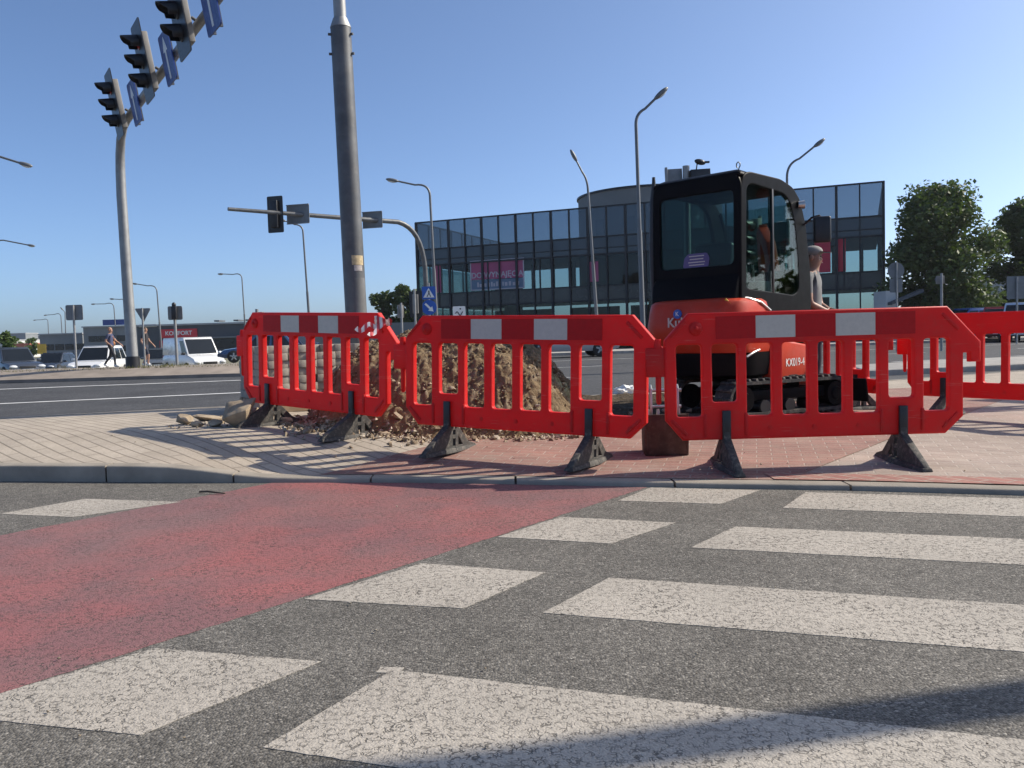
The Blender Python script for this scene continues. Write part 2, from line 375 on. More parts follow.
so = bpy.data.objects.new('sun', sl); COL.objects.link(so); so.rotation_euler = sdir.to_track_quat('Z', 'Y').to_euler(); so.location = (30, 5, 30)
S.view_settings.view_transform = 'Standard'; S.view_settings.look = 'None'; S.view_settings.exposure = .36; S.cycles.transparent_max_bounces = 24; S.view_settings.gamma = 1

# ---------------------------------------------------------------- ground, roads, pavement
def sheet(name, pts, z, mat, **k):
    m = MB(); m.add([(p[0], p[1], z) for p in pts], [tuple(range(len(pts)))]); return m.obj(name, mat, kind='structure', **k)
def interp(tab, x):
    if x <= tab[0][0]: return tab[0][1]
    for (a, b), (c, d) in zip(tab, tab[1:]):
        if x <= c: return b + (d - b) * (x - a) / (c - a)
    return tab[-1][1]
def sm(a, b, x):
    t = min(1, max(0, (x - a) / (b - a))); return t * t * (3 - 2 * t)
def gz(x, y):                               # lie of the land: dips past the median on the left
    return -.60 * sm(40, 46, y) * (1 - sm(-14, -4, x)) - .006
g = MB(); xs = [-490, -300, -120, -60] + [-40 + 2 * i for i in range(31)] + [40, 80, 200, 340, 490]
ys = [-75, -20, 0, 20, 30, 36, 38, 40, 41, 42, 43, 44, 45, 46, 48, 55, 70, 120, 300, 430]
for y in ys:
    for x in xs: g.v.append((x, y, gz(x, y) - .012))
n = len(xs)
for j in range(len(ys) - 1):
    for i in range(n - 1): g.f.append((j * n + i, j * n + i + 1, (j + 1) * n + i + 1, (j + 1) * n + i))
g.obj('ground', M['ground'], kind='structure', smooth=60)
sheet('side_road', [(-60, -40), (60, -40), (60, 14), (-60, 14)], 0, M['asphalt'])

NEAR = [(-30, 11.8), (-16, 8.7), (-8, 7.0), (-3.7, 6.1), (-1.86, 5.72), (-.62, 5.52), (.34, 5.25), (1.1, 5.03), (1.97, 4.80), (2.72, 4.54), (4.5, 3.9), (7, 2.9), (12, .6)]
FAR = [(-30, 1.2), (-12, 7.0), (-5.55, 9.15), (-3.25, 10.02), (1.05, 11.6), (6.13, 14.3), (12, 17.3)]
XL = -10.9
def nearY(x): return interp(NEAR, x)
def farY(x): return max(interp(FAR, x), nearY(x) + .02)
def hk(x): return .03 + .085 * (1 - sm(-2.6, -1.45, x))     # kerb height: flush where the crossing is
BASEH = [(-12, .24), (-2.4, .215), (-1.0, .165), (-.75, .13), (.9, .065), (2.9, .035), (4.2, -.028), (6, -.032)]
def hp(x, y):
    d = y - nearY(x); b = interp(BASEH, x) + .045 * sm(1.2, 3.5, d) * sm(-1, 1.5, x)
    return hk(x) + sm(.1, 1.5, d) * (b - hk(x))
XR = 11.0
pav = MB(); nx, ny = 120, 26
for i in range(nx + 1):
    x = XL + (XR - XL) * i / nx
    for j in range(ny + 1):
        y = nearY(x) + .13 + (farY(x) - .26 - nearY(x)) * (j / ny) ** 1.3 if farY(x) - nearY(x) > .5 else nearY(x)
        pav.v.append((x, y, hp(x, y)))
for i in range(nx):
    for j in range(ny):
        a = i * (ny + 1) + j; pav.f.append((a, a + ny + 1, a + ny + 2, a + 1))
pav.obj('pavement', M['grey_pavers'], kind='structure', smooth=60)
def laid(name, left, right, mat, lift, nu=14, nv=30):        # sheet draped on the pavement between two polylines
    m = MB()
    def pl(poly, t):
        k = t * (len(poly) - 1); i = min(int(k), len(poly) - 2); return Vector(poly[i]).lerp(Vector(poly[i + 1]), k - i)
    for i in range(nu + 1):
        for j in range(nv + 1):
            p = pl(left, j / nv).lerp(pl(right, j / nv), i / nu); m.v.append((p.x, p.y, hp(p.x, p.y) + lift))
    for i in range(nu):
        for j in range(nv):
            a = i * (nv + 1) + j; m.f.append((a, a + nv + 1, a + nv + 2, a + 1))
    return m.obj(name, mat, kind='structure', smooth=60)
d52 = Vector((.64, .77))
def on_near(x): return (x, nearY(x) + .135)
la = [on_near(-1.33), tuple(Vector(on_near(-1.33)) + d52 * 8.0)]
ra = [on_near(1.62), tuple(Vector(on_near(1.62)) + d52 * 11.0)]
cells = 16
def bike(lo, hi): return None
m = MB(); nu, nv = 40, 40
for i in range(nu + 1):
    x0 = -1.33 + (1.62 + 1.33) * i / nu; p0 = Vector(on_near(x0)); L = 8.2 + 2.0 * i / nu
    for j in range(nv + 1):
        p = p0 + d52 * (L * j / nv); y = min(p.y, farY(p.x) - .16); m.v.append((p.x, y, hp(p.x, y) + .004))
for i in range(nu):
    for j in range(nv):
        a = i * (nv + 1) + j; m.f.append((a, a + nv + 1, a + nv + 2, a + 1))
m.obj('bike_path', M['red_pavers'], kind='structure', smooth=60)
m = MB(); nu, nv = 40, 40                      # pale slabs on the walking side
for i in range(nu + 1):
    x0 = 1.63 + 6.5 * i / nu; p0 = Vector(on_near(x0)); p0.y += .22 * sm(1.63, 2.2, x0)
    for j in range(nv + 1):
        p = p0 + d52 * (10.5 * j / nv); x = min(p.x, 10.8); y = min(p.y, farY(x) - .16); m.v.append((x, y, hp(x, y) + .004))
for i in range(nu):
    for j in range(nv):
        a = i * (nv + 1) + j; m.f.append((a, a + nv + 1, a + nv + 2, a + 1))
m.obj('walking_path', M['pale_pavers'], kind='structure', smooth=60)
m = MB(); nu = 40                              # red edge course along the kerb
for i in range(nu + 1):
    x = 1.55 + 6 * i / nu
    for w in (0, .24): y = nearY(x) + .135 + w; m.v.append((x, y, hp(x, y) + .008))
for i in range(nu): m.f.append((2 * i, 2 * i + 2, 2 * i + 3, 2 * i + 1))
m.obj('edge_course_path', M['red_strip'], kind='structure', smooth=60)

def kerb_line(name, xs0, yfun, hfun, w, drop, side=1, step=1.0):
    """kerb stones one after another along a line, a hair of joint between them; one structure mesh"""
    m = MB(); x = xs0[0]
    while x < xs0[1]:
        dx = step * .955; x2 = min(x + dx, xs0[1]); e = .007
        secs = []
        for k in range(5):
            q = x + e + (x2 - x - 2 * e) * k / 4; y = yfun(q); h = hfun(q, y) + random.uniform(-.002, .002)
            a, b = y, y + side * w
            lo, r = -drop, .014
            rr = min(.016, max(.006, h * .5)) * side
            secs.append([(q, a, lo), (q, a, h - abs(rr) * 1.0), (q, a + rr * .35, h - abs(rr) * .3), (q, a + rr, h), (q, b, h + .001), (q, b, lo)])
        m.loft(secs); x = x2
    return m.obj(name, M['kerb'], kind='structure', smooth=50)
kerb_line('kerb', (-10.5, 8.0), nearY, lambda x, y: hk(x), .13, .05)
kerb_line('far_kerb', (-9.5, 10.8), lambda x: farY(x), lambda x, y: hp(x, y - .15) + .004, .12, .06, -1)

def quad(name, pts, z, mat, jit=.0012, nseg=60):
    """a flat painted shape whose outline is slightly ragged"""
    out = []
    for a, b in zip(pts, pts[1:] + pts[:1]):
        a, b = Vector(a), Vector(b); nrm = Vector((-(b - a).y, (b - a).x)).normalized(); k = max(2, int((b - a).length / .03))
        for i in range(k):
            t = i / k; p = a.lerp(b, t) + nrm * random.gauss(0, jit) * (i > 0); out.append((p.x, p.y))
    m_ = MB(); m_.prism(out, .0004, z, 'z'); return m_.obj(name, mat, kind='structure')
def ext(p, q, L):
    p, q = Vector(p), Vector(q); return tuple(p + (q - p).normalized() * L)
quad('red_crossing', [(-1.62, 5.69), (-2.63, 4.27), (-6.0, -.2), (-3.15, -.2), (-1.42, 2.28), (-.74, 3.14), (-.08, 3.97), (.80, 5.11), (.2, 5.28), (-.62, 5.50)], .0012, M['red_paint'], .0025)
zs = [[(-.6, 1.92), (-.36, 2.36), None], [(.08, 2.82), (.35, 3.21), None], [(.75, 3.63), (1.04, 4.0), None], [(1.39, 4.39), (1.65, 4.80), None], [(-1.27, .97), (-1.0, 1.45), None]]
sd = Vector((.945, -.327))
for a, b, _ in zs:
    a, b = Vector(a), Vector(b)
    quad('zebra_crossing_marking', [tuple(a), tuple(a + sd * 4.1), tuple(b + sd * 4.1), tuple(b)], .0018, M['white_paint'])
quad('zebra_crossing_marking', [(-.405, 2.345), (-.40, 2.385), (-.33, 2.375), (-.34, 2.34)], .0017, M['white_paint'])
for q in ([tuple(G(-69, 714)[:2]), (-1.13, 2.59), (-.58, 2.44), (-.92, 2.0)], [(-.78, 3.05), (-.4, 3.5), (.11, 3.31), (-.19, 2.89)], [(-.09, 3.93), (.23, 4.33), (.78, 4.12), (.42, 3.74)],
          [(.57, 4.71), (.82, 5.09), (1.42, 4.90), (1.1, 4.54)], [(-2.97, 4.86), (-2.68, 5.27), (-2.0, 5.07), (-2.47, 4.70)], [(-2.0, 1.2), (-1.75, 1.66), (-1.2, 1.5), (-1.5, 1.05)], [(-3.75, 3.95), (-3.45, 4.36), (-2.82, 4.15), (-3.2, 3.72)]):
    quad('bike_crossing_marking', q, .0018, M['white_paint'])

# main road beyond the pavement
def rz(x, y): return .005 + .165 * sm(11.5, 21.0, y) * (1 - sm(-4, 1, x)) * (1 - sm(26, 34, y))
m = MB(); xs = [-120, -70, -50] + [-40 + 1.5 * i for i in range(34)] + [14, 20, 30, 45, 70, 120]; nyy = 40
for x in xs:
    lo = interp(FAR, x) - .3 if x < 11.5 else interp([(11.5, 16.7), (60, 40), (120, 66)], x)
    hi = interp([(-120, 38), (-40, 38), (-4, 38.5), (40, 47), (120, 74)], x)
    lo = max(lo, -30)
    for j in range(nyy + 1): y = lo + (hi - lo) * (j / nyy) ** 1.3; m.v.append((x, y, rz(x, y)))
for i in range(len(xs) - 1):
    for j in range(nyy): a = i * (nyy + 1) + j; m.f.append((a, a + nyy + 1, a + nyy + 2, a + 1))
m.obj('main_road', M['asphalt_dark'], kind='structure', smooth=60)
def GR(px, py):                             # the point of the main road under a sight line
    h = 0.0
    for _ in range(12): p = G(px, py, h); h = rz(p.x, p.y)
    return (p.x, p.y)
def lane(name, pts, w, dash=None, mat='line_paint'):
    m = MB()
    for (a, b) in zip(pts, pts[1:]):
        a, b = Vector(a), Vector(b); d = (b - a).normalized(); nn = Vector((-d.y, d.x)) * w / 2; L = (b - a).length
        segs = [(k, min(L, k + 1.0)) for k in range(int(L) + 1)] if not dash else [(k, min(L, k + dash[0])) for k in [i * (dash[0] + dash[1]) for i in range(int(L / sum(dash)) + 1)]]
        for s0, s1 in segs:
            p, q = a + d * s0, a + d * s1; c = [p - nn, q - nn, q + nn, p + nn]
            m.add([(v.x, v.y, rz(v.x, v.y) + .006) for v in c], [(0, 1, 2, 3)])
    return m.obj(name, M[mat], kind='structure')
def lane_px(p, q, ext0, ext1, w):
    a, b = Vector(GR(*p)), Vector(GR(*q)); d = (b - a).normalized(); lane('lane_marking', [tuple(a - d * ext0), tuple(b + d * ext1)], w)
lane_px((0, 404), (238, 393), 12, 3, .15)
lane_px((0, 389.5), (240, 380.5), 14, 4, .16)
lane_px((0, 383), (240, 375.5), 14, 2, .18)
lane('lane_marking', [(-.5, 18.0), (6, 20.5), (30, 29)], .12, (2, 2))
lane('lane_marking', [(1, 24.5), (12, 28.0), (40, 37)], .12, (2, 4))
lane('lane_marking', [(-1, 30.5), (20, 35.5), (40, 42)], .15)

# raised median on the left: a sloping bank with a grass verge on top
m = MB(); prof = [(0, .10), (.02, .25), (.25, .27), (.75, .38), (.95, .425), (3.0, .43), (4.6, .0)]
xm = [-70 + i * 1.2 for i in range(54)] + [-5.6]
for x in xm:
    y0 = 21.9 + .005 * (x + 10)
    for dy, z in prof: m.v.append((x, y0 - 1.35 + dy, (z + mnoise.noise(Vector((x * .7, dy, 0))) * .012) * (1 if x < -5.7 else .05)))
k = len(prof)
for i in range(len(xm) - 1):
    for j in range(k - 1): m.f.append((i * k + j, (i + 1) * k + j, (i + 1) * k + j + 1, i * k + j + 1))
m.obj('median_terrain', M['bank'], kind='structure', smooth=50)
m = MB()
for i in range(5200):
    x = random.uniform(-30, -5.8); y = 21.45 + random.random() ** 2 * 2.2; h = random.uniform(.02, .07) * (1.5 if mnoise.noise(Vector((x * .6, 3, 0))) > .1 else .6)
    a = random.uniform(0, PI); dx, dy = math.cos(a) * .012, math.sin(a) * .012; lx, ly = random.gauss(0, .02), random.gauss(0, .02)
    m.add([(x - dx, y - dy, .40), (x + dx, y + dy, .40), (x + lx, y + ly, .42 + h)], [(0, 1, 2)])
m.obj('grass', M['grass'], kind='stuff', label='dry grass fringe along the top of the road median')
# far walkway behind the median, the kerbed island on the right, far pavement of the main road
m = MB(); m.box((-20, 35.5, .03), (40, 6, .10)); m.obj('far_pavement', M['concrete'], kind='structure')
isl = [(6.6, 15.75), (14, 17.6), (20, 20.0), (19, 22.2), (9.5, 19.4), (7.2, 18.2)]
m = MB(); m.prism(isl, -.05, .12); m.obj('island_pavement', M['concrete'], kind='structure', bevel=.02)
m = MB(); m.prism([(-4, 38.4), (40, 46.8), (120, 74), (120, 79), (40, 51.8), (-4, 43.4)], -.05, .13); m.obj('far_pavement', M['concrete'], kind='structure')
m = MB(); m.add([(-9, 44, .002), (60, 56, .002), (120, 90, .002), (120, 130, .002), (-9, 130, .002)], [(0, 1, 2, 3, 4)]); m.obj('parking_ground', M['asphalt_dark'], kind='structure')

# ---------------------------------------------------------------- plastic barriers
BW, BH, CLR = 1.92, .82, .19
def foot_mesh_parts(parent, x):
    f = thing('foot', None, None); f.parent = parent; f.location = (x, 0, 0)
    prof = [(-.34, 0), (.32, 0), (.32, .022), (.22, .05), (.055, .20), (.05, .235), (-.05, .235), (-.055, .20), (-.21, .06), (-.34, .022)]
    holes = [[(.075, .035), (.15, .035), (.075, .125)], [(.0, .035), (.045, .035), (.045, .10), (.0, .10)], [(.0, .118), (.045, .118), (.045, .165), (.0, .165)]]
    w = flat('web', prof, holes, .016, .006, M['rubber'], f); w.rotation_euler = (0, 0, PI / 2)
    b = MB(); b.hexa([(-.035, -.37, 0), (.035, -.37, 0), (.07, .0, 0), (-.07, .0, 0), (-.028, -.36, .022), (.028, -.36, .022), (.05, .0, .034), (-.05, .0, .034)])
    b.hexa([(-.07, .001, 0), (.07, .001, 0), (.03, .34, 0), (-.03, .34, 0), (-.05, .001, .034), (.05, .001, .034), (.022, .335, .02), (-.022, .335, .02)])
    b.obj('base_plate', M['rubber'], f, bevel=.005)
    s = MB(); s.hexa([(-.022, -.36, .02), (.022, -.36, .02), (.035, -.06, .02), (-.035, -.06, .02), (-.02, -.34, .04), (.02, -.34, .04), (.03, -.045, .20), (-.03, -.045, .20)])
    s.obj('shoe', M['rubber'], f, bevel=.006)
    p = MB(); p.box((0, -.045, .275), (.055, .02, .21)); p.box((0, .045, .275), (.055, .02, .21)); p.obj('clamp', M['black'], f, bevel=.004)
    return f
def make_barrier():
    r = thing('safety_barrier', 'x', 'barrier')
    d = .012; X = lambda u: u - BW / 2
    outer = [(.115, d), (1.80, d), (BW - d, .115), (BW - d, .53), (1.975, .53), (1.975, .47), (2.02, .47), (2.02, .585), (1.812, BH - d), (.16, BH - d), (d, .645), (d, .135)]
    outer = [(X(a), CLR + b) for a, b in outer]
    holes = []
    for k, u in enumerate((.0726, .3025, .525, .755, .985, 1.21, 1.44, 1.665)):
        lo = .242 if k in (1, 6) else .150
        holes.append([(X(a), CLR + b) for a, b in rrect(u - d, lo - d, u + .164 + d, .617 + d, .035)])
    flat('panel', outer, holes, .016, d, M['bred'], r, bres=2)
    # raised ribs, dimples and the lamp boss moulded into the plastic
    for sx in (-1, 1):
        x = sx * (BW / 2 - .085)
        for y in (-.028, .028):
            MB().box((x, y, CLR + .085), (.14, .014, .022), Matrix.Rotation(-sx * PI / 4, 3, 'Y')).obj('rib', M['bred'], r, bevel=.006)
            MB().box((x, y, CLR + BH - .10), (.15, .014, .022), Matrix.Rotation(sx * PI / 4, 3, 'Y')).obj('rib', M['bred'], r, bevel=.006)
    for u in (.3025, 1.44):
        for e in (-.05, .164 + .05): MB().box((X(u + e), -.028, CLR + .095), (.022, .016, .15)).obj('rib', M['bred'], r, bevel=.006)
    b = MB(); b.ball((X(.20), -.028, CLR + BH - .10), (.045, .022, .045), 16, 8); b.ball((X(.20), -.045, CLR + BH - .10), (.018, .016, .018), 10, 6)
    b.obj('lamp_boss', M['bred'], r, smooth=50)
    for k in range(7):
        u = .10 + k * .285
        q = MB(); q.tube([(X(u), -.029, CLR + .07), (X(u), -.0335, CLR + .07)], .014, 10); q.obj('plug', M['bred'], r, smooth=30)
    c = MB(); c.box((X(-.055), 0, CLR + .51), (.13, .03, .19)); c.obj('connector', M['bred'], r, bevel=.008)
    MB().tube([(X(-.04), 0, CLR + .60), (X(-.04), 0, CLR + .66)], [.026, .02], 10).obj('pin_head', M['bred'], r, smooth=40)
    p = MB(); p.tube([(X(-.04), 0, CLR + .415), (X(-.04), 0, CLR + .25), (X(-.04), 0, CLR + .235)], [.019, .017, .008], 10)
    p.obj('pin', M['bred'], r, smooth=40)
    w = (1.61 - .327) / 5
    for y in (-.0292, .0292):
        for k in range(5):
            s = MB(); s.box((X(.327 + w * (k + .5)), y, CLR + .722), (w - .003, .003, .143))
            s.obj('white_reflector' if k % 2 else 'red_reflector', M['refl_white'] if k % 2 else M['refl_red'], r)
    for u in (.385, 1.522): foot_mesh_parts(r, X(u))
    return r
BAR = [((-2.46, 7.86), (-.98, 6.66), 'red plastic barrier with striped tape tied to its corner, before the stacked pavers'),
       ((-.81, 6.50), (.87, 5.58), 'red plastic barrier standing in front of the soil heap'),
       ((.988, 5.5), (2.905, 5.5), 'red plastic barrier squarely facing the kerb in front of the orange mini excavator'),
       ((3.33, 10.64), (3.83, 8.7), 'red plastic barrier behind the excavator tracks, seen through the slots of a nearer one'),
       ((4.04, 8.75), (5.17, 7.1), 'red plastic barrier partly overlapped by the one facing the kerb, blue truck above it')]
bar0 = None
for (a, b, lab) in BAR:
    a, b = Vector(a), Vector(b); c = (a + b) / 2; z = hp(c.x, c.y) + .004; rz = math.atan2((b - a).y, (b - a).x)
    if bar0 is None: bar0 = make_barrier(); o = bar0
    else: o = dup(bar0)
    o.location = (c.x, c.y, z); o.rotation_euler = (0, 0, rz); o['label'] = lab; o['group'] = 'red barriers fencing off the works'
    if lab.startswith(('red plastic barrier behind', 'red plastic barrier partly')):
        for q in [c for c in kids(o) if 'reflector' in c.name]: bpy.data.objects.remove(q)
    za, zb = hp(a.x, a.y), hp(b.x, b.y); o.rotation_euler[1] = -math.atan2(zb - za, (b - a).length); o.location.z = (za + zb) / 2 + .004

# striped tape knotted round the corner of the first barrier
tp = MB(); P = A(384, 323, 6.60)
def ribbon(mb, pts, w):
    pts = [Vector(p) for p in pts]; vs = []
    for i, p in enumerate(pts):
        t = (pts[min(i + 1, len(pts) - 1)] - pts[max(i - 1, 0)]).normalized(); nn = Vector((-t.z, .3 * math.sin(i), t.x)).normalized() * w / 2
        vs += [p - nn, p + nn]
    o = len(mb.v); mb.v += [tuple(v) for v in vs]
    mb.f += [(o + 2 * i, o + 2 * i + 2, o + 2 * i + 3, o + 2 * i + 1) for i in range(len(pts) - 1)]
for k in range(4):
    ribbon(tp, [P + Vector((math.cos(a) * .05 - a * .004, math.sin(a) * .055 - .01, math.sin(a * 1.3 + k) * .03 + .012 * k - .02)) for a in [i * .5 for i in range(14)]], .03)
ribbon(tp, [P + Vector((-.02 - .016 * i, -.06 - .006 * i, -.01 - .003 * i - .02 * math.sin(i * .9))) for i in range(12)], .035)
ribbon(tp, [P + Vector((-.02 - .010 * i, -.05 - .010 * i, -.03 - .009 * i + .012 * math.sin(i * 1.1))) for i in range(9)], .03)
t_ = NT('striped_tape'); wv = t_.n('ShaderNodeTexWave'); t_.set(wv, Scale=7.0, Distortion=.4); t_.t.links.new(t_.co.outputs['Object'], wv.inputs['Vector'])
M['tape'] = t_.end(t_.bsdf(Base_Color=t_.ramp(wv.outputs['Fac'], [(.45, (.75, .72, .70)), (.55, (.55, .05, .06))]), Roughness=.4))
tp.obj('barrier_tape', M['tape'], smooth=60, label='knotted red and white warning tape tied round a barrier corner', cat='tape')

# ---------------------------------------------------------------- paver stack on a pallet
pr = rad(31); pc = G(259, 402, .12); po = Vector((-2.60, 8.75))
pal = thing('wooden_pallet', 'low wooden pallet under the stacked grey pavers', 'pallet', (po.x, po.y, hp(po.x, po.y)), pr)
for k in range(6): MB().box((.57, .06 + k * .14, .128), (1.16, .11, .022)).obj('board', M['wood'], pal)
for k in range(3): MB().box((.57, .06 + k * .35, .0585), (1.16, .09, .117)).obj('bearer', M['wood'], pal)
pv = MB(); pv.box((0, 0, .04), (.096, .2, .077)); pme = pv.mesh('paver', M['paver_block'], bevel=.003)
PR = Matrix.Rotation(pr, 3, 'Z'); zb = hp(po.x, po.y) + .14
for row in range(7):
    for c in range(11):
        for dpt in range(4):
            if dpt and 0 < c < 10 and row < 6: continue
            if row == 6 and (c in (3, 6) and dpt == 0): continue
            if random.random() < .04 and row > 4 and dpt == 0: continue
            jx, jy = random.gauss(0, .004), random.gauss(0, .012)
            q = PR @ Vector((.05 + c * .104 + jx, .10 + dpt * .203 + jy, 0))
            link('paver', pme, None, (po.x + q.x, po.y + q.y, zb + row * .0795), (0, 0, pr + random.gauss(0, .03)), 'grey concrete paver stacked on the pallet behind the slotted barrier', 'paver', 'grey pavers stacked on the pallet')

# ---------------------------------------------------------------- soil heap, rubble, stones
hx, hy = -.60, 8.2
def heap(x, y):
    u, v = (x - hx) / 1.36, (y - hy) / 1.30
    r = (abs(u) ** 2.9 + abs(v) ** 2.2) ** .47 + .10 * mnoise.noise(Vector((x * 1.4, y * 1.4, 2)))
    h = .86 * max(0, 1 - r ** 2.2) if r < 1 else 0
    h *= 1 + .16 * mnoise.noise(Vector((x * 2.1, y * 2.1, 7)))
    return h
m = MB(); N = 230; x0, x1, y0, y1 = hx - 1.65, hx + 1.6, hy - 1.45, hy + 1.4
for i in range(N + 1):
    for j in range(N + 1):
        x, y = x0 + (x1 - x0) * i / N, y0 + (y1 - y0) * j / N; h = heap(x, y)
        e = min(1, h * 7)
        h += e * (.045 * mnoise.noise(Vector((x * 6, y * 6, 1))) + .060 * abs(mnoise.noise(Vector((x * 13, y * 13, 4)))) + .040 * mnoise.noise(Vector((x * 27, y * 27, 5))))
        m.v.append((x, y, hp(x, y) - .012 + h))
for i in range(N):
    for j in range(N):
        a = i * (N + 1) + j; m.f.append((a, a + N + 1, a + N + 2, a + 1))
m.obj('soil_heap', M['soil'], smooth=75, label='waist-high heap of dug brown soil behind the middle barrier', cat='soil heap')
def rock_mesh(seed, r, flat_=1.0, sub=3, rough=.35, facet=False, mat='stone', npt=None):
    """a broken stone: the hull of a few random points, edges worn, surface roughened"""
    rr = random.Random(seed * 77 + 3); bm = bmesh.new()
    for _ in range(npt or rr.choice((10, 12, 15))):
        d = Vector((rr.gauss(0, 1), rr.gauss(0, 1), rr.gauss(0, 1))).normalized() * rr.uniform(.85, 1.08); bm.verts.new((d.x, d.y, d.z))
    h = bmesh.ops.convex_hull(bm, input=bm.verts)
    bmesh.ops.delete(bm, geom=[v for v in bm.verts if not v.link_faces], context='VERTS')
    bmesh.ops.bevel(bm, geom=list(bm.edges), offset=.09 if facet else .17, segments=2, profile=.6, affect='EDGES', clamp_overlap=True)
    bmesh.ops.triangulate(bm, faces=bm.faces)
    for _ in range(2 if sub > 2 else 1): bmesh.ops.subdivide_edges(bm, edges=[e for e in bm.edges if e.calc_length() > .22], cuts=1, use_grid_fill=True)
    for v in bm.verts:
        q = v.co.copy(); k = 1 + .06 * mnoise.noise(q * 3 + Vector((seed, 0, 0))) + .03 * mnoise.noise(q * 8)
        v.co = Vector((q.x * k * r[0], q.y * k * r[1], q.z * k * r[2] * flat_))
    bmesh.ops.recalc_face_normals(bm, faces=bm.faces)
    for f in bm.faces: f.smooth = True
    for e in bm.edges:
        if len(e.link_faces) == 2 and e.calc_face_angle(0) > rad(28): e.smooth = False
    me = bpy.data.meshes.new('stone'); bm.to_mesh(me); bm.free(); me.materials.append(M[mat]); return me
M['stone_pale'] = pm('pale_stone', (.42, .36, .28), .9, var=.3, scale=7, bump=.9, bscale=35); M['stone_dark'] = pm('dark_stone', (.20, .145, .095), .95, var=.3, scale=7, bump=.9, bscale=35)
stones = [rock_mesh(s, (1, random.uniform(.6, .95), random.uniform(.45, .8)), sub=2, mat=('stone', 'stone_dark', 'stone_pale')[s % 3]) for s in range(12)]
clods = [rock_mesh(s + 40, (1, random.uniform(.65, .9), random.uniform(.5, .75)), sub=2, mat='soil') for s in range(6)]
def foot_of_heap(a):
    d = Vector((math.cos(a), math.sin(a))); lo, hi = .2, 2.2
    for _ in range(20):
        mid = (lo + hi) / 2
        if heap(hx + d.x * mid, hy + d.y * mid) > .03: lo = mid
        else: hi = mid
    return d, lo
for k in range(210):
    a = random.uniform(PI * 1.03, PI * 1.97); d, L = foot_of_heap(a)
    rr = L + random.gauss(.10, .13) + (.12 if random.random() < .12 else 0); x, y = hx + d.x * rr, hy + d.y * rr
    s = random.choice([.014, .018, .022, .026, .032, .038, .045, .055]) * random.uniform(.8, 1.2)
    zz = hp(x, y) + heap(x, y)
    link('loose_stone', random.choice(stones), None, (x, y, zz + s * .3), (random.uniform(-.4, .4), random.uniform(-.4, .4), random.uniform(0, 6)), 'small brown stone lying along the foot of the soil heap', 'stone', 'stones round the soil heap').scale = (s, s, s)
for k in range(70):
    a = random.uniform(0, 2 * PI); q = random.random() ** .5 * .95; x, y = hx + 1.4 * q * math.cos(a), hy + 1.2 * q * math.sin(a)
    s = random.choice([.02, .026, .035, .05]); zz = hp(x, y) - .012 + heap(x, y)
    link('soil_clod', random.choice(clods), None, (x, y, zz + s * .2), (0, 0, random.uniform(0, 6)), 'small clod stuck in the slope of the brown soil heap', 'clod', 'clods on the soil heap').scale = (s, s, s)
big = [((240, 427), (.21, .15, .17), 3, True, 'angular pale boulder with a split sunlit face beside the barrier foot'),
       ((264, 419), (.20, .16, .16), 5, True, 'brownish broken rock lying close behind the first barrier foot'),
       ((182, 425), (.10, .08, .065), 8, False, 'rounded grey rock at the outer end of the rubble row'),
       ((208, 421), (.22, .12, .035), 11, True, 'flat broken concrete slab leaning on rubble beside the round rock'),
       ((214, 427), (.075, .06, .05), 14, False, 'small tan rock in front of the flat broken slab'),
       ((196, 427), (.07, .05, .035), 17, False, 'small flattish stone between the round rock and slab'),
       ((253, 424), (.11, .10, .09), 19, True, 'medium wedge shaped rock against the pale boulder'),
       ((311, 427), (.045, .04, .035), 21, False, 'small grey stone alone on the paving between the barrier feet'),
       ((286, 424), (.09, .07, .05), 23, True, 'low chip of rock half under the first barrier panel')]
for (px, py), r, sd_, fc, lab in big:
    p = G(px, py, .22)
    for _ in range(6): p = G(px, py, hp(p.x, p.y))
    me = rock_mesh(sd_, r, 1, 3, .3, fc)
    link('broken_rock', me, None, (p.x, p.y + r[1] * .4, hp(p.x, p.y) + r[2] * .7), (0, .1 if fc else 0, random.uniform(-.4, .4)), lab, 'rock', 'rocks on the paving')
# soil patch by the machine, toned dark to stand for the trench's shaded side
m = MB(); Nx, Ny = 70, 60
for i in range(Nx + 1):
    for j in range(Ny + 1):
        x, y = .35 + 2.35 * i / Nx, 8.3 + 3.4 * j / Ny
        e = min(1, 5 * min(i / Nx, 1 - i / Nx)) * min(1, 5 * min(j / Ny, 1 - j / Ny)) + .35 * mnoise.noise(Vector((x * 2, y * 2, 9))) - .35
        h = max(-.02, .07 * e + .03 * mnoise.noise(Vector((x * 5, y * 5, 3))))
        yy = min(y, farY(x) - .3); m.v.append((x, yy, hp(x, yy) + h))
for i in range(Nx):
    for j in range(Ny):
        a = i * (Ny + 1) + j; m.f.append((a, a + Ny + 1, a + Ny + 2, a + 1))
m.obj('shaded_soil_terrain', M['soil_dark'], kind='structure', smooth=70)
for k in range(22):
    x, y = random.uniform(.7, 1.9), random.uniform(8.2, 9.0); s = random.uniform(.02, .05)
    link('loose_stone', random.choice(stones), None, (x, y, hp(x, y) + .05), (0, 0, random.uniform(0, 6)), 'small stone on the dark soil beside the excavator', 'stone', 'stones beside the excavator').scale = (s, s, s)
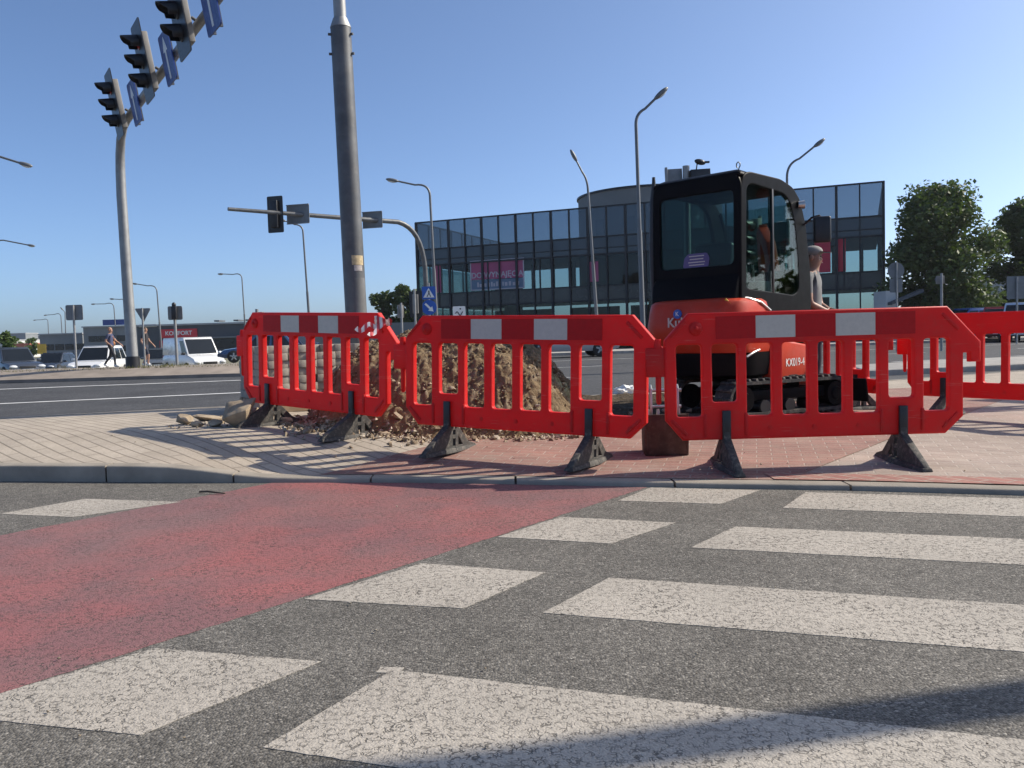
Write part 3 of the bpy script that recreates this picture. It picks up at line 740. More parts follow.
# white plastic bag on the far kerb
bm = bmesh.new(); bmesh.ops.create_icosphere(bm, subdivisions=4, radius=1)
for v in bm.verts:
    p = v.co; k = 1 + .35 * mnoise.noise(p * 2.2) + .22 * abs(mnoise.noise(p * 5)) + .08 * mnoise.noise(p * 11)
    v.co = Vector((p.x * .155 * k, p.y * .1 * k, max(-.03, p.z * .075 * k)))
me = bpy.data.meshes.new('plastic_bag'); bm.to_mesh(me); bm.free(); me.materials.append(M['signwhite'])
p = A(626, 386, farY(1.55) - .08); link('plastic_bag', me, None, (p.x, p.y, hp(p.x, p.y - .2) + .034), None, 'crumpled white plastic bag lying on the far kerb', 'bag')

# ---------------------------------------------------------------- trench bucket standing on the paving
p = G(668, 455, .06)
bk = thing('excavator_bucket', 'narrow rusty digging bucket standing upside on the red paving', 'bucket', (p.x, p.y + .12, hp(p.x, p.y) + .006), rad(-4))
bk['label'] = 'narrow rusty digging bucket standing on the red paving between two barriers'
m = MB(); out = [(-.13, .0), (.12, .0), (.15, .10), (.14, .27), (-.15, .30), (-.155, .12)]; inn = [(-.115, .02), (.105, .02), (.132, .10), (.125, .31), (-.13, .33), (-.135, .12)]
for s, w in ((-1, .145), (1, .145)): m.prism(out, s * w - .008, s * w + .008, 'x')
m.box((0, -.14, .15), (.274, .014, .29), Matrix.Rotation(rad(4), 3, 'X')); m.box((0, .14, .135), (.274, .014, .26), Matrix.Rotation(rad(-4), 3, 'X')); m.box((0, 0, .009), (.274, .24, .016))
m.obj('shell', M['rust'], bk, bevel=.003)
for k in range(4): MB().hexa([(-.12 + k * .075, .12, .22), (-.09 + k * .075, .12, .22), (-.09 + k * .075, .17, .22), (-.12 + k * .075, .17, .22), (-.112 + k * .075, .135, .34), (-.098 + k * .075, .135, .34), (-.098 + k * .075, .15, .34), (-.112 + k * .075, .15, .34)]).obj('tooth', M['shiny'], bk, bevel=.003)
for sx in (-.095, .095):
    m = MB(); m.prism([(-.06, .26), (.06, .26), (.04, .47), (.0, .50), (-.035, .47)], sx - .008, sx + .008, 'x'); m.obj('ear', M['shiny'], bk, bevel=.003)
for z, y in ((.455, .0), (.335, .02)): MB().tube([(-.125, y, z), (.125, y, z)], .014, 10).obj('pin', M['shiny'], bk, smooth=40)

# ---------------------------------------------------------------- mini excavator
EX = Vector((2.5, 8.75)); EZ = hp(EX.x, EX.y) + .004
ex = thing('mini_excavator', 'orange mini excavator with a black glazed cab on rubber tracks', 'excavator', (EX.x, EX.y, EZ), math.atan2(.72, .69) - PI / 2)
UR = math.atan2(.447, .894) - PI / 2 - ex.rotation_euler.z        # undercarriage yaw against the house
URM = Matrix.Rotation(UR, 3, 'Z')
def spin(mb): mb.v = [tuple(URM @ Vector(v)) for v in mb.v]; return mb
def track_loop(n=80):
    r1, L = .165, .60; P_ = []
    for i in range(n):
        t = i / n * (4 * L + 2 * PI * r1)
        if t < 2 * L: P_.append((-L + t, 2 * r1 + .0, Vector((0, 1))))
        elif t < 2 * L + PI * r1:
            a = PI / 2 - (t - 2 * L) / r1; P_.append((L + r1 * math.cos(a), r1 + r1 * math.sin(a), Vector((math.cos(a), math.sin(a)))))
        elif t < 4 * L + PI * r1: P_.append((L - (t - 2 * L - PI * r1), 0, Vector((0, -1))))
        else:
            a = -PI / 2 - (t - 4 * L - PI * r1) / r1; P_.append((-L + r1 * math.cos(a), r1 + r1 * math.sin(a), Vector((math.cos(a), math.sin(a)))))
    return P_
for sx in (-.39, .39):
    tk = thing('track', None, None); tk.parent = ex; tk.rotation_euler = (0, 0, UR)
    lp = track_loop(); m = MB()
    for w0, w1 in ((-.115, .115),):
        rings = []
        for y, z, nn in lp: rings.append([(sx + w0, y - nn.x * .03, z - nn.y * .03 + .02), (sx + w0, y, z + .02), (sx + w1, y, z + .02), (sx + w1, y - nn.x * .03, z - nn.y * .03 + .02)])
        k = 4; o = len(m.v); m.v += [v for q in rings for v in q]
        for i in range(len(rings)):
            i2 = (i + 1) % len(rings)
            for j in range(4): m.f.append((o + i * 4 + j, o + i * 4 + (j + 1) % 4, o + i2 * 4 + (j + 1) % 4, o + i2 * 4 + j))
    m.obj('belt', M['track'], tk, smooth=40)
    lg = MB()
    for i in range(0, 80, 2):
        y, z, nn = lp[i]; R_ = Matrix.Rotation(-math.atan2(nn.x, nn.y), 3, 'X')
        for q in (-.06, .06): lg.box((sx + q + (.0 if i % 4 else .004), y + nn.x * .012, z + nn.y * .012 + .02), (.10, .032, .026), R_, .8)
    lg.obj('tread', M['track'], tk, bevel=.003)
    for y, r in ((-.60, .125), (.60, .12)):
        m = MB(); m.tube([(sx - .07, y, .185), (sx + .118, y, .185)], [r, r], 20); m.tube([(sx + .118, y, .185), (sx + .135, y, .185)], [.07, .06], 14); m.obj('sprocket' if y < 0 else 'idler', M['cabblack'], tk, smooth=40)
    for y in (-.32, 0, .32): MB().tube([(sx - .08, y, .10), (sx + .1, y, .10)], .065, 16).obj('roller', M['black'], tk, smooth=40)
    MB().box((sx, 0, .21), (.13, 1.0, .10)).obj('track_frame', M['cabblack'], tk, bevel=.01)
m = spin(MB().box((0, 0, .30), (.62, .62, .16))); m.obj('car_body', M['cabblack'], ex, bevel=.02)
m = MB(); m.tube([(0, 0, .38), (0, 0, .50)], .30, 28); m.obj('slew_ring', M['cabblack'], ex, smooth=40)
bl = spin(MB().box((0, 1.02, .19), (1.05, .03, .24), Matrix.Rotation(rad(8), 3, 'X')).box((-.22, .82, .22), (.06, .42, .07)).box((.22, .82, .22), (.06, .42, .07))); bl.obj('dozer_blade', M['cabblack'], ex, bevel=.008)
# house: hood, belly pan, side panel; everything above the slew ring sits on one base height
before_house = set(kids(ex))
def plan(rear, side_l, side_r, front, rr, n=7):        # plan outline with rounded rear corners
    o = [(side_l, front), ]
    for i in range(n + 1):
        a = PI + (PI / 2) * i / n; o.append((side_l + rr + rr * math.cos(a), rear + rr + rr * math.sin(a)))
    for i in range(n + 1):
        a = -PI / 2 + (PI / 2) * i / n; o.append((side_r - rr + rr * math.cos(a), rear + rr + rr * math.sin(a)))
    o.append((side_r, front)); return o
def shell(name, rows, mat, bevel=.0, smooth=38):
    m = MB(); m.loft([[(x, y, z) for x, y in plan(*p)] for z, p in rows]); return m.obj(name, mat, ex, smooth=smooth)
SL, SR = -.765, .31
hood = shell('hood', [(.60, (-.86, SL, SR, -.30, .20)), (.64, (-.90, SL - .01, SR + .01, -.30, .21)), (.86, (-.93, SL - .01, SR + .012, -.30, .22)), (1.02, (-.90, SL, SR, -.30, .22)), (1.085, (-.875, SL + .005, SR - .02, -.30, .21)), (1.115, (-.84, SL + .03, SR - .07, -.30, .20)), (1.125, (-.78, SL + .07, SR - .13, -.30, .18))], M['orange'])
shell('counterweight', [(.34, (-.66, SL + .1, SR - .10, -.10, .26)), (.38, (-.82, SL + .03, SR - .02, -.10, .32)), (.52, (-.875, SL + .0, SR + .0, -.10, .33)), (.597, (-.87, SL + .0, SR + .0, -.10, .33))], M['cabblack'])
m = MB(); m.prism([(-.28, .27), (.50, .22), (.62, .28), (.62, .56), (.55, .64), (-.28, .74)], SR - .22, SR + .03, 'x'); m.obj('side_panel', M['orange'], ex, bevel=.03, bseg=3)
m = MB(); m.prism([(-.26, .745), (.50, .655), (.50, .86), (-.26, .98)], SR - .20, SR + .01, 'x'); m.obj('side_deck', M['cabblack'], ex, bevel=.02)
m = MB(); m.prism([(-.30, .42), (.60, .42), (.60, .98), (-.30, .98)], SL + .02, SR - .23, 'x'); m.obj('floor_frame', M['cabblack'], ex, bevel=.02)
MB().prism([(-.20, .40), (-.10, .39), (-.10, .58), (-.20, .59)], SR + .028, SR + .036, 'x').obj('vent', M['steel_dark'], ex, bevel=.002)
MB().tube([(SR + .012, -.28, .995), (SR - .005, -.44, 1.075), (SR - .06, -.58, 1.115), (SR - .13, -.66, 1.127)], .012, 8).obj('trim_strip', M['shiny'], ex, smooth=40)
text('model_number', 'KX019-4', .115, M['signwhite'], ex, (SR + .033, .20, .47), (PI / 2, 0, PI / 2), .001, .0)
text('lettering', 'Kubota', .13, M['refl_white'], ex, (SL + .33, -.934, .90), (PI / 2, 0, 0), .002, .002, 'LEFT')
m = MB(); m.tube([(SL + .44, -.91, .985), (SL + .44, -.926, .985)], .045, 20); m.obj('badge', M['signblue'], ex, smooth=40)
text('badge_letter', 'K', .06, M['signwhite'], ex, (SL + .44, -.927, .985), (PI / 2, 0, 0), .001)
st = MB(); st.prism([(-.05, 1.065), (.05, 1.065), (.0, 1.115)], -.842, -.836, 'y'); st.v = [(v[0] + .16, v[1], v[2]) for v in st.v]; st.obj('warning_sticker', pm('warning_yellow', (.7, .42, .03), .5), ex)
# cab
CL, CR, CB, CF = -.765, .235, -.668, .60           # left, right, back, front of the cab
sideo = [(-.672, .96), (.70, .88), (.82, 1.0), (.80, 1.45), (.70, 1.92), (.58, 2.15), (.42, 2.26), (.15, 2.315), (-.48, 2.315), (-.58, 2.29), (-.63, 2.22), (-.655, 2.05)]
def corner(poly, r, n=3):
    out = []
    for i, p in enumerate(poly):
        p = Vector(p); a = Vector(poly[i - 1]); b = Vector(poly[(i + 1) % len(poly)])
        ra = min(r, (a - p).length * .45); rb = min(r, (b - p).length * .45)
        q0 = p + (a - p).normalized() * ra; q1 = p + (b - p).normalized() * rb
        for k in range(n + 1):
            t = k / n; out.append(tuple(q0 * (1 - t) ** 2 + p * 2 * t * (1 - t) + q1 * t * t))
    return out
sideh = corner([(-.595, 1.20), (.42, 1.15), (.55, 1.21), (.54, 1.50), (.47, 1.90), (.37, 2.12), (.22, 2.195), (-.46, 2.225), (-.565, 2.18)], .07)
for x, s in ((CR - .025, 1), (CL + .025, -1)):
    f = flat('side_frame', corner(sideo, .06), [sideh], .012, .012, M['cabblack'], ex); f.location = (x, 0, 0); f.rotation_euler = (0, 0, PI / 2)
    gm = MB(); gm.prism([(a, b) for a, b in corner([(-.61, 1.18), (.43, 1.13), (.565, 1.19), (.555, 1.50), (.485, 1.90), (.38, 2.135), (.22, 2.21), (-.46, 2.24), (-.58, 2.19)], .07)], x - .004 + .018 * s, x + .001 + .018 * s, 'x')
    gm.obj('side_window', M['cabglass'], ex)
    MB().box((x + .012 * s, -.03, 1.69), (.03, .03, 1.03)).obj('window_bar', M['black'], ex, bevel=.004)
reo = [(CL + .02, 1.02), (CL + .05, .96), (CR - .05, .96), (CR - .02, 1.02), (CR - .012, 2.2), (CR - .06, 2.30), (CL + .06, 2.30), (CL + .012, 2.2)]
rf = flat('rear_frame', corner(reo, .05), [corner([(CL + .075, 1.43), (CR - .075, 1.43), (CR - .075, 2.16), (CL + .075, 2.16)], .07)], .012, .012, M['cabblack'], ex)
rf.location = (0, -.66, 0); rf.rotation_euler = (rad(-1), 0, 0); rf.location = (0, -.676, 0)
gm = MB(); gm.prism(corner([(CL + .06, 1.415), (CR - .06, 1.415), (CR - .06, 2.175), (CL + .06, 2.175)], .07), -.645, -.640, 'y'); gm.obj('rear_window', M['cabglass_rear'], ex)
m = MB(); m.loft([[(CL + .02, -.66, 1.37), (CR - .02, -.66, 1.37), (CR - .02, -.60, 1.37), (CL + .02, -.60, 1.37)], [(CL + .02, -.72, 1.28), (CR - .02, -.72, 1.28), (CR - .02, -.6, 1.28), (CL + .02, -.6, 1.28)], [(CL + .03, -.77, 1.10), (CR - .03, -.77, 1.10), (CR - .03, -.6, 1.10), (CL + .03, -.6, 1.10)], [(CL + .10, -.76, 1.04), (CR - .10, -.76, 1.04), (CR - .10, -.6, 1.04), (CL + .10, -.6, 1.04)]])
m.obj('rear_apron', M['cabblack'], ex, bevel=.02)
rm = MB(); rm.loft([[(CL + .01, -.66, 2.27), (CR - .01, -.66, 2.27), (CR - .01, .48, 2.21), (CL + .01, .48, 2.21)], [(CL + .01, -.66, 2.31), (CR - .01, -.66, 2.31), (CR - .01, .44, 2.265), (CL + .01, .44, 2.265)], [(CL + .08, -.57, 2.35), (CR - .08, -.57, 2.35), (CR - .09, .32, 2.325), (CL + .09, .32, 2.325)]])
rm.obj('cab_roof', M['cabblack'], ex, bevel=.03, bseg=3)
for x in (CL + .04, CR - .04): MB().tube([(x, .59, 2.12), (x, .71, 1.90), (x, .80, 1.45), (x, .80, .98)], .03, 8).obj('front_post', M['cabblack'], ex, smooth=50)
MB().hexa([(CL + .06, .80, 1.45), (CR - .06, .80, 1.45), (CR - .06, .805, 1.455), (CL + .06, .805, 1.455), (CL + .06, .60, 2.12), (CR - .06, .60, 2.12), (CR - .06, .605, 2.125), (CL + .06, .605, 2.125)]).obj('windscreen', M['cabglass'], ex)
MB().box(((CL + CR) / 2, .79, 1.2), (.9, .03, .5)).obj('front_panel', M['cabblack'], ex, bevel=.01)
# seat and levers inside
stp = thing('operator_seat', None, None); stp.parent = ex
MB().box((-.25, -.12, 1.16), (.46, .46, .12)).obj('cushion', M['black'], stp, bevel=.04, bseg=3)
MB().box((-.25, -.37, 1.45), (.44, .11, .50), Matrix.Rotation(rad(-10), 3, 'X')).obj('seat_back', M['black'], stp, bevel=.05, bseg=3)
for x in (-.6, .08):
    MB().box((x, .02, 1.2), (.13, .4, .2)).obj('console', M['black'], ex, bevel=.02)
    MB().tube([(x, .16, 1.3), (x + .01, .2, 1.48)], [.014, .02], 8).obj('lever', M['black'], ex, smooth=50)
for q in (-.28, -.2): MB().tube([(q, .42, 1.1), (q, .36, 1.50)], .012, 8).obj('travel_lever', M['shiny'], ex, smooth=50)
sk = MB(); sk.prism(corner([(-.12, 1.445), (.22, 1.445), (.235, 1.53), (.20, 1.58), (-.05, 1.58), (-.10, 1.54)], .02), -.653, -.6475, 'y'); sk.v = [(v[0] * .85 - .32, v[1], v[2]) for v in sk.v]
skk = sk.obj('window_sticker', pm('sticker_violet', (.09, .07, .20), .5), ex)
for k, (w, z) in enumerate(((.20, 1.555), (.18, 1.525), (.22, 1.495), (.20, 1.468))): MB().box((-.265, -.6545, z), (w * .85, .002, .009)).obj('sticker_line', M['refl_white'], skk)
# mirror, handrail, roof eye, work lamp, beacon stub
mi = thing('mirror', None, None); mi.parent = ex
MB().tube([(CR, .66, 1.90), (CR + .08, .68, 1.97), (CR + .17, .66, 1.98), (CR + .20, .64, 1.95)], .012, 8).obj('mirror_arm', M['black'], mi, smooth=50)
MB().box((CR + .21, .64, 1.83), (.17, .06, .27), Matrix.Rotation(rad(24), 3, 'Z')).obj('mirror_housing', M['black'], mi, bevel=.022, bseg=3)
MB().tube([(CR - .05, -.62, 2.32)] + [(CR - .05 + .02 * math.sin(a), -.62, 2.345 + .03 * (1 - math.cos(a))) for a in (0.4, 1.2, 2.0, PI, 4.2, 5.0, 5.9)], .006, 6).obj('lifting_eye', M['black'], ex, smooth=60)
MB().tube([(CR + .0, .53, 2.10), (CR + .05, .57, 2.10)], [.035, .045], 12).obj('work_lamp', M['shiny'], ex, smooth=40)
MB().tube([(CL - .01, -.64, 1.0), (CL - .02, -.66, 1.6), (CL - .01, -.65, 2.15), (CL + .0, -.63, 2.34), (CL + .0, -.63, 2.40)], [.03, .03, .025, .02, .016], 8).obj('exhaust_duct', M['black'], ex, smooth=50)
MB().tube([(SR + .02, -.78, .56), (SR + .05, -.70, .60), (SR + .03, -.55, .62)], .012, 8).obj('grab_handle', M['shiny'], ex, smooth=50)
# boom folded in front of the cab, swung to one side
for c_ in kids(ex):
    if c_ not in before_house: c_.location.z += .03
MB().tube([(0, 0, .36), (0, 0, .60)], .28, 24).obj('swivel', M['cabblack'], ex, smooth=40)
bo = thing('boom', None, None); bo.parent = ex
bz = math.atan2(1, .02) - PI / 2 - ex.rotation_euler.z
bo.location = (-.02, .80, 0); bo.rotation_euler = (0, 0, bz)
MB().box((0, 0, .50), (.16, .24, .34)).obj('swing_post', M['cabblack'], bo, bevel=.02)
m = MB(); m.prism([(.02, .50), (.14, .50), (.46, 1.18), (.72, 1.72), (1.00, 1.98), (.95, 2.08), (.62, 1.86), (.34, 1.30), (.0, .66)], -.055, .055, 'x'); m.obj('main_arm', M['orange'], bo, bevel=.012)
m = MB(); m.prism([(.93, 2.10), (1.06, 2.02), (.98, 1.5), (.86, .84), (.78, .86), (.84, 1.5)], -.05, .05, 'x'); m.obj('dipper', M['orange'], bo, bevel=.012)
MB().tube([(0, .30, .62), (0, .60, 1.22)], .035, 10).tube([(0, .60, 1.22), (0, .70, 1.5)], .02, 8).obj('cylinder_ram', M['shiny'], bo, smooth=50)
m = MB(); m.prism([(.78, .88), (.92, .86), (1.0, .70), (.90, .46), (.66, .34), (.52, .42), (.56, .62), (.70, .76)], -.16, .16, 'x'); m.obj('digging_bucket', M['rust'], bo, bevel=.012)

# ---------------------------------------------------------------- masts and street lamps
def obj_at(mb, name, mat, parent, **k): return mb.obj(name, mat, parent, **k)
mp = thing('lamp_mast', 'thick grey steel mast rising behind the first barrier, thinner on top', 'mast', (-1.80, 10.1, hp(-1.80, 10.1)), 0)
lean = Vector((-.015, 0, 1))
def LP(z): return lean * z
MB().tube([LP(0), LP(.02)], [.26, .26], 20).obj('base_plate', M['steel_dark'], mp, smooth=40)
m = MB(); m.tube([LP(0.0), LP(1.45), LP(4.37)], [.126, .126, .118], 28); m.obj('lower_pole', M['steel_dark'], mp, smooth=40)
m = MB(); m.tube([LP(4.371), LP(4.38), LP(4.48)], [.122, .120, .082], 24); m.obj('collar', M['steel'], mp, smooth=40)
m = MB(); m.tube([LP(4.481), LP(7.0), LP(9.6)], [.072, .066, .055], 20); m.tube([LP(9.6), LP(9.9) + Vector((.1, -.05, 0)), LP(10.1) + Vector((.7, -.3, 0)), LP(10.2) + Vector((1.9, -.8, 0))], .045, 12); m.obj('upper_pole', M['steel'], mp, smooth=50)
MB().ball(LP(10.22) + Vector((2.2, -.92, 0)), (.36, .16, .09), 16, 8, Matrix.Rotation(rad(-22), 3, 'Z')).obj('lamp_head', M['steel'], mp, smooth=60)
def arcpatch(mb, r, z0, z1, a0, a1, n=10, th=.004):
    for i in range(n):
        b0, b1 = a0 + (a1 - a0) * i / n, a0 + (a1 - a0) * (i + 1) / n
        pts = []
        for z in (z0, z1):
            for b, q in ((b0, r), (b1, r), (b1, r + th), (b0, r + th)): pts.append(LP(z) + Vector((math.cos(b) * q, math.sin(b) * q, 0)))
        mb.hexa([pts[0], pts[1], pts[2], pts[3], pts[4], pts[5], pts[6], pts[7]])
    return mb
arcpatch(MB(), .1238, 1.63, 1.74, rad(-88), rad(-20)).obj('paper_sticker', pm('old_sticker', (.50, .40, .24), .8, var=.3, scale=30), mp)
arcpatch(MB(), .1238, 1.56, 1.625, rad(-78), rad(-30)).obj('torn_sticker', pm('torn_paper', (.42, .38, .36), .85, var=.3, scale=40), mp)
arcpatch(MB(), .1245, .45, 1.48, rad(-80), rad(-12), 10, .006).obj('access_door', pm('door_grey', (.15, .15, .15), .6, .2, var=.2, scale=6), mp)
for z, a in ((4.29, -15), (4.07, -12), (4.29, -160), (4.07, -165)): MB().tube([LP(z) + Vector((math.cos(rad(a)) * .11, math.sin(rad(a)) * .11, 0)), LP(z) + Vector((math.cos(rad(a)) * .15, math.sin(rad(a)) * .15, 0))], .016, 8).obj('bolt', M['steel_dark'], mp, smooth=40)

def street_lamp(base, bend, head, r, label, Y, curve=.35):
    b = A(base[0], base[1], Y); k = A(bend[0], bend[1], Y); h = A(head[0], head[1], Y)
    gz_ = gz(b.x, Y) if Y > 40 else 0.0
    t = thing('street_lamp', label, 'street lamp', (b.x, Y, gz_), 0, 'street lamps along the main road')
    O = Vector((b.x, Y, gz_)); top = Vector((k.x, Y, k.z)); mid = O.lerp(top, .55)
    cz = O + (top - O) * 1.0; L = (h - top).length
    crn = top + (top - O).normalized() * L * curve
    arc = bez(top, crn, top.lerp(h, .45) + Vector((0, 0, L * .12 * (curve > 0))), 8) + [h]
    MB().tube([p - O for p in (O, mid)], [r * 1.35, r * 1.2], 10).obj('lower_pole', M['lamp_steel'], t, smooth=50)
    MB().tube([mid - O] + [p - O for p in arc], [r * .95] + [r * .85 - r * .25 * i / len(arc) for i in range(len(arc))], 10).obj('upper_pole', M['lamp_steel'], t, smooth=50)
    d = (h - arc[-3]).normalized(); ang = math.atan2(d.z, d.x)
    R_ = Matrix.Rotation(-ang, 3, 'Y')
    s = 1.0 + .5 * sm(50, 250, Y)
    MB().ball(h - O + d * .25 * s, (.36 * s, .14 * s, .10 * s), 14, 8, R_).obj('lamp_head', M['lamp_steel'], t, smooth=60)
    MB().ball(h - O + d * .28 * s - Vector((0, 0, .05 * s)), (.25 * s, .10 * s, .085 * s), 12, 6, R_).obj('lamp_glass', M['headlight'], t, smooth=60)
    return t
LAMPS = [((437, 312), (430, 196), (397, 181), .075, 'street lamp beside the blue crossing sign, in front of the glass building end', 46),
         ((598, 309), (588, 190), (576, 160), .07, 'street lamp with short bent arm, middle of the glass building front', 44),
         ((643, 312), (636, 125), (656, 98), .075, 'tallest street lamp, its head tilted up beside the excavator cab roof', 33),
         ((790, 310), (787, 178), (815, 146), .075, 'street lamp whose arm rises above the excavator cab roof', 42),
         ((310, 309), (303, 232), (285, 221), .075, 'street lamp under the grey board of the far signal arm', 62),
         ((245, 313), (242, 279), (223, 274), .085, 'street lamp between the red shop sign and first barrier', 105),
         ((161, 334), (157, 292), (137, 284), .095, 'street lamp just behind the white van, nearest to the big mast', 112),
         ((126, 336), (124, 302), (114, 299), .10, 'street lamp mostly hidden behind the left signal mast', 140),
         ((117, 345), (114, 308), (95, 304), .11, 'street lamp above the navy roof sign', 165),
         ((66, 348), (65, 313), (63, 310), .12, 'far street lamp behind the grey back of the square sign', 190),
         ((63, 346), (61, 317), (47, 315), .13, 'far street lamp left of the square sign back', 225),
         ((49, 346), (48, 322), (36, 320), .14, 'smallest far street lamp over the grey parking hall', 270),
         ((-30, 372), (-32, 158), (20, 163), .08, 'street lamp reaching in from the picture edge with pale round head', 40),
         ((-14, 362), (-16, 246), (28, 245), .085, 'lower street lamp arm entering under the pale headed one', 72)]
for l in LAMPS: street_lamp(*l, curve=.12 if l[0][0] < 0 else .35)
# the pole outside the picture whose shadow crosses the zebra
SHP = Vector((6.5, 3.534)); so_ = thing('street_lamp', 'grey lamp with a leaning arm whose shadow falls over the zebra crossing', 'street lamp', (SHP.x, SHP.y, 0), 0)
MB().tube([(0, 0, 0), (0, 0, 2), (0, 0, 3.9)], [.12, .11, .10], 16).obj('lower_pole', M['steel'], so_, smooth=40)
MB().tube([(0, 0, 3.9), (0, .035, 4.3), (0, .14, 5.4), (0, .26, 6.3), (0, .65, 7.0), (0, 1.5, 7.4)], [.098, .095, .09, .085, .07, .06], 16).obj('arm', M['steel'], so_, smooth=40)
MB().ball((0, 1.85, 7.45), (.15, .40, .10), 14, 8).obj('lamp_head', M['lamp_steel'], so_, smooth=60)

# ---------------------------------------------------------------- traffic signals and signs
def signal(label, loc, rz, sc=1.0, lens3=('redlens', 'black', 'black'), board=True, group=None, n=3, bw=.78, visor=.32, hm='signal_box'):
    t = thing('traffic_signal', label, 'traffic light', loc, rz, group)
    h = .37 * n * sc
    MB().box((0, .095 * sc, 0), (.34 * sc, .15 * sc, h)).obj('housing', M[hm], t, bevel=.02 * sc)
    if board:
        b = MB(); b.prism(corner([(-bw / 2 * sc, -h / 2 - .2 * sc), (bw / 2 * sc, -h / 2 - .2 * sc), (bw / 2 * sc, h / 2 + .2 * sc), (-bw / 2 * sc, h / 2 + .2 * sc)], .06 * sc), -.006, .012, 'y'); b.obj('backboard', M['black'], t)
    for i in range(n):
        z = (n - 1) / 2 * .37 * sc - i * .37 * sc; r = .155 * sc
        m = MB(); k = 14; a0, a1 = rad(-40), rad(220); q = []
        for y, rr in ((-.012, r), (-visor * sc, r * .93)):
            lim = 1.0 if y > -.1 else .96
            for ro in (rr, rr - .012 * sc):
                q.append([(math.cos(a0 + (a1 - a0) * j / k) * ro, y if y > -.1 else y * (.55 + .45 * max(0, math.sin(a0 + (a1 - a0) * j / k)) ** .5 if math.sin(a0 + (a1 - a0) * j / k) > 0 else .55), z + math.sin(a0 + (a1 - a0) * j / k) * ro) for j in range(k + 1)])
        for ro in ((0, 2), (1, 3), (2, 3), (0, 1)):
            o = len(m.v); m.v += q[ro[0]] + q[ro[1]]
            for j in range(k): m.f.append((o + j, o + j + 1, o + k + 2 + j, o + k + 1 + j))
        m.obj('visor', M['black'], t, smooth=50)
        MB().ball((0, -.015, z), (r * .92, .02, r * .92), 16, 6).obj('lens', M[lens3[i]], t, smooth=60)
    return t
def strut(mb, a, b, r=.03): return mb.tube([a, b], r, 8)
# left gantry mast: curved pole with a long arm that comes forward over the road
Q0 = Vector((-9.72, 21.9, .42)); ad = Vector((.55, -.835, 0)).normalized()
armz = 6.42
lm = thing('signal_mast', 'grey curved signal mast on the median with a long arm overhead', 'mast', Q0, 0)
pt = [Vector((0, 0, 0)), Vector((-.03, 0, 2.0)), Vector((-.06, 0, 4.4))] + [Vector((-.06, 0, 4.4)) + Vector((ad.x * s, ad.y * s, 0)) + Vector((0, 0, z)) for s, z in ((.03, .6), (.12, 1.0), (.35, 1.35), (.75, 1.55), (1.3, 1.60))] + [Vector((-.06, 0, 6.02)) + ad * s for s in (4, 8, 12, 15)]
m = MB(); m.tube(pt, [.14, .13, .12, .115, .11, .105, .10, .095, .09, .08, .07, .06], 18); m.obj('pole', M['steel'], lm, smooth=60)
MB().tube([(0, 0, 0), (0, 0, .30)], [.175, .17], 18).obj('base_collar', M['black'], lm, smooth=40)
def arm_pt(px, py):
    d = ray(px, py); q = Q0 + Vector((-.06, 0, 0)); # plan intersection with the arm line
    a11, a12, b1 = ad.x, -d.x, -q.x; a21, a22, b2 = ad.y, -d.y, -q.y
    det = a11 * a22 - a12 * a21; s = (b1 * a22 - a12 * b2) / det
    return q + ad * s
fr = math.atan2(-.55, -.835) ; face = math.atan2(-.835, -.55)         # heads look to the left across the arm
hz = math.atan2(-.55, -.835) + PI / 2
nface = Vector((-.835, -.55, 0)); hz = math.atan2(nface.y, nface.x) + PI / 2
for (px, py, lab) in ((130, 112, 'farthest of three traffic lights on the overhead arm, next to mast'), (161, 72, 'middle traffic light of three hanging on the overhead arm'), (198, 27, 'traffic light on the overhead arm cut off by the upper picture edge')):
    p = arm_pt(px, py); z = armz + .20
    sg_ = signal(lab, (p.x + nface.x * .34, p.y + nface.y * .34, z), hz, 1.0, ('redlens', 'black', 'black'), group='traffic lights on the overhead arm'); sg_.rotation_euler[0] = rad(9)
    MB().tube([(0, .22, -.1), (0, .36, -.2)], .03, 8).obj('bracket', M['steel_dark'], sg_, smooth=50)
for (px, py, lab) in ((140, 100, 'smallest blue lane arrow sign, beside the light nearest the mast'), (174, 54, 'blue lane arrow sign between the middle and upper traffic lights'), (217, 5, 'largest blue lane arrow sign at the outer end of the arm')):
    p = arm_pt(px, py); z = armz - .02
    t = thing('lane_sign', lab, 'road sign', (p.x + nface.x * .12, p.y + nface.y * .12, z), hz, 'blue signs on the overhead arm'); t.rotation_euler[0] = rad(9)
    MB().prism(corner([(-.38, -.46), (.38, -.46), (.38, .46), (-.38, .46)], .06), -.012, .012, 'y').obj('panel', M['signnavy'], t)
    a = MB(); a.prism([(-.045, -.38), (.045, -.38), (.045, .12), (.15, .12), (0, .38), (-.15, .12), (-.045, .12)], -.018, -.0125, 'y'); a.obj('arrow', M['signwhite'], t)
    for q in (-.2, .2): MB().box((q, .045, 0), (.04, .06, .9)).obj('bracket', M['steel_dark'], t)
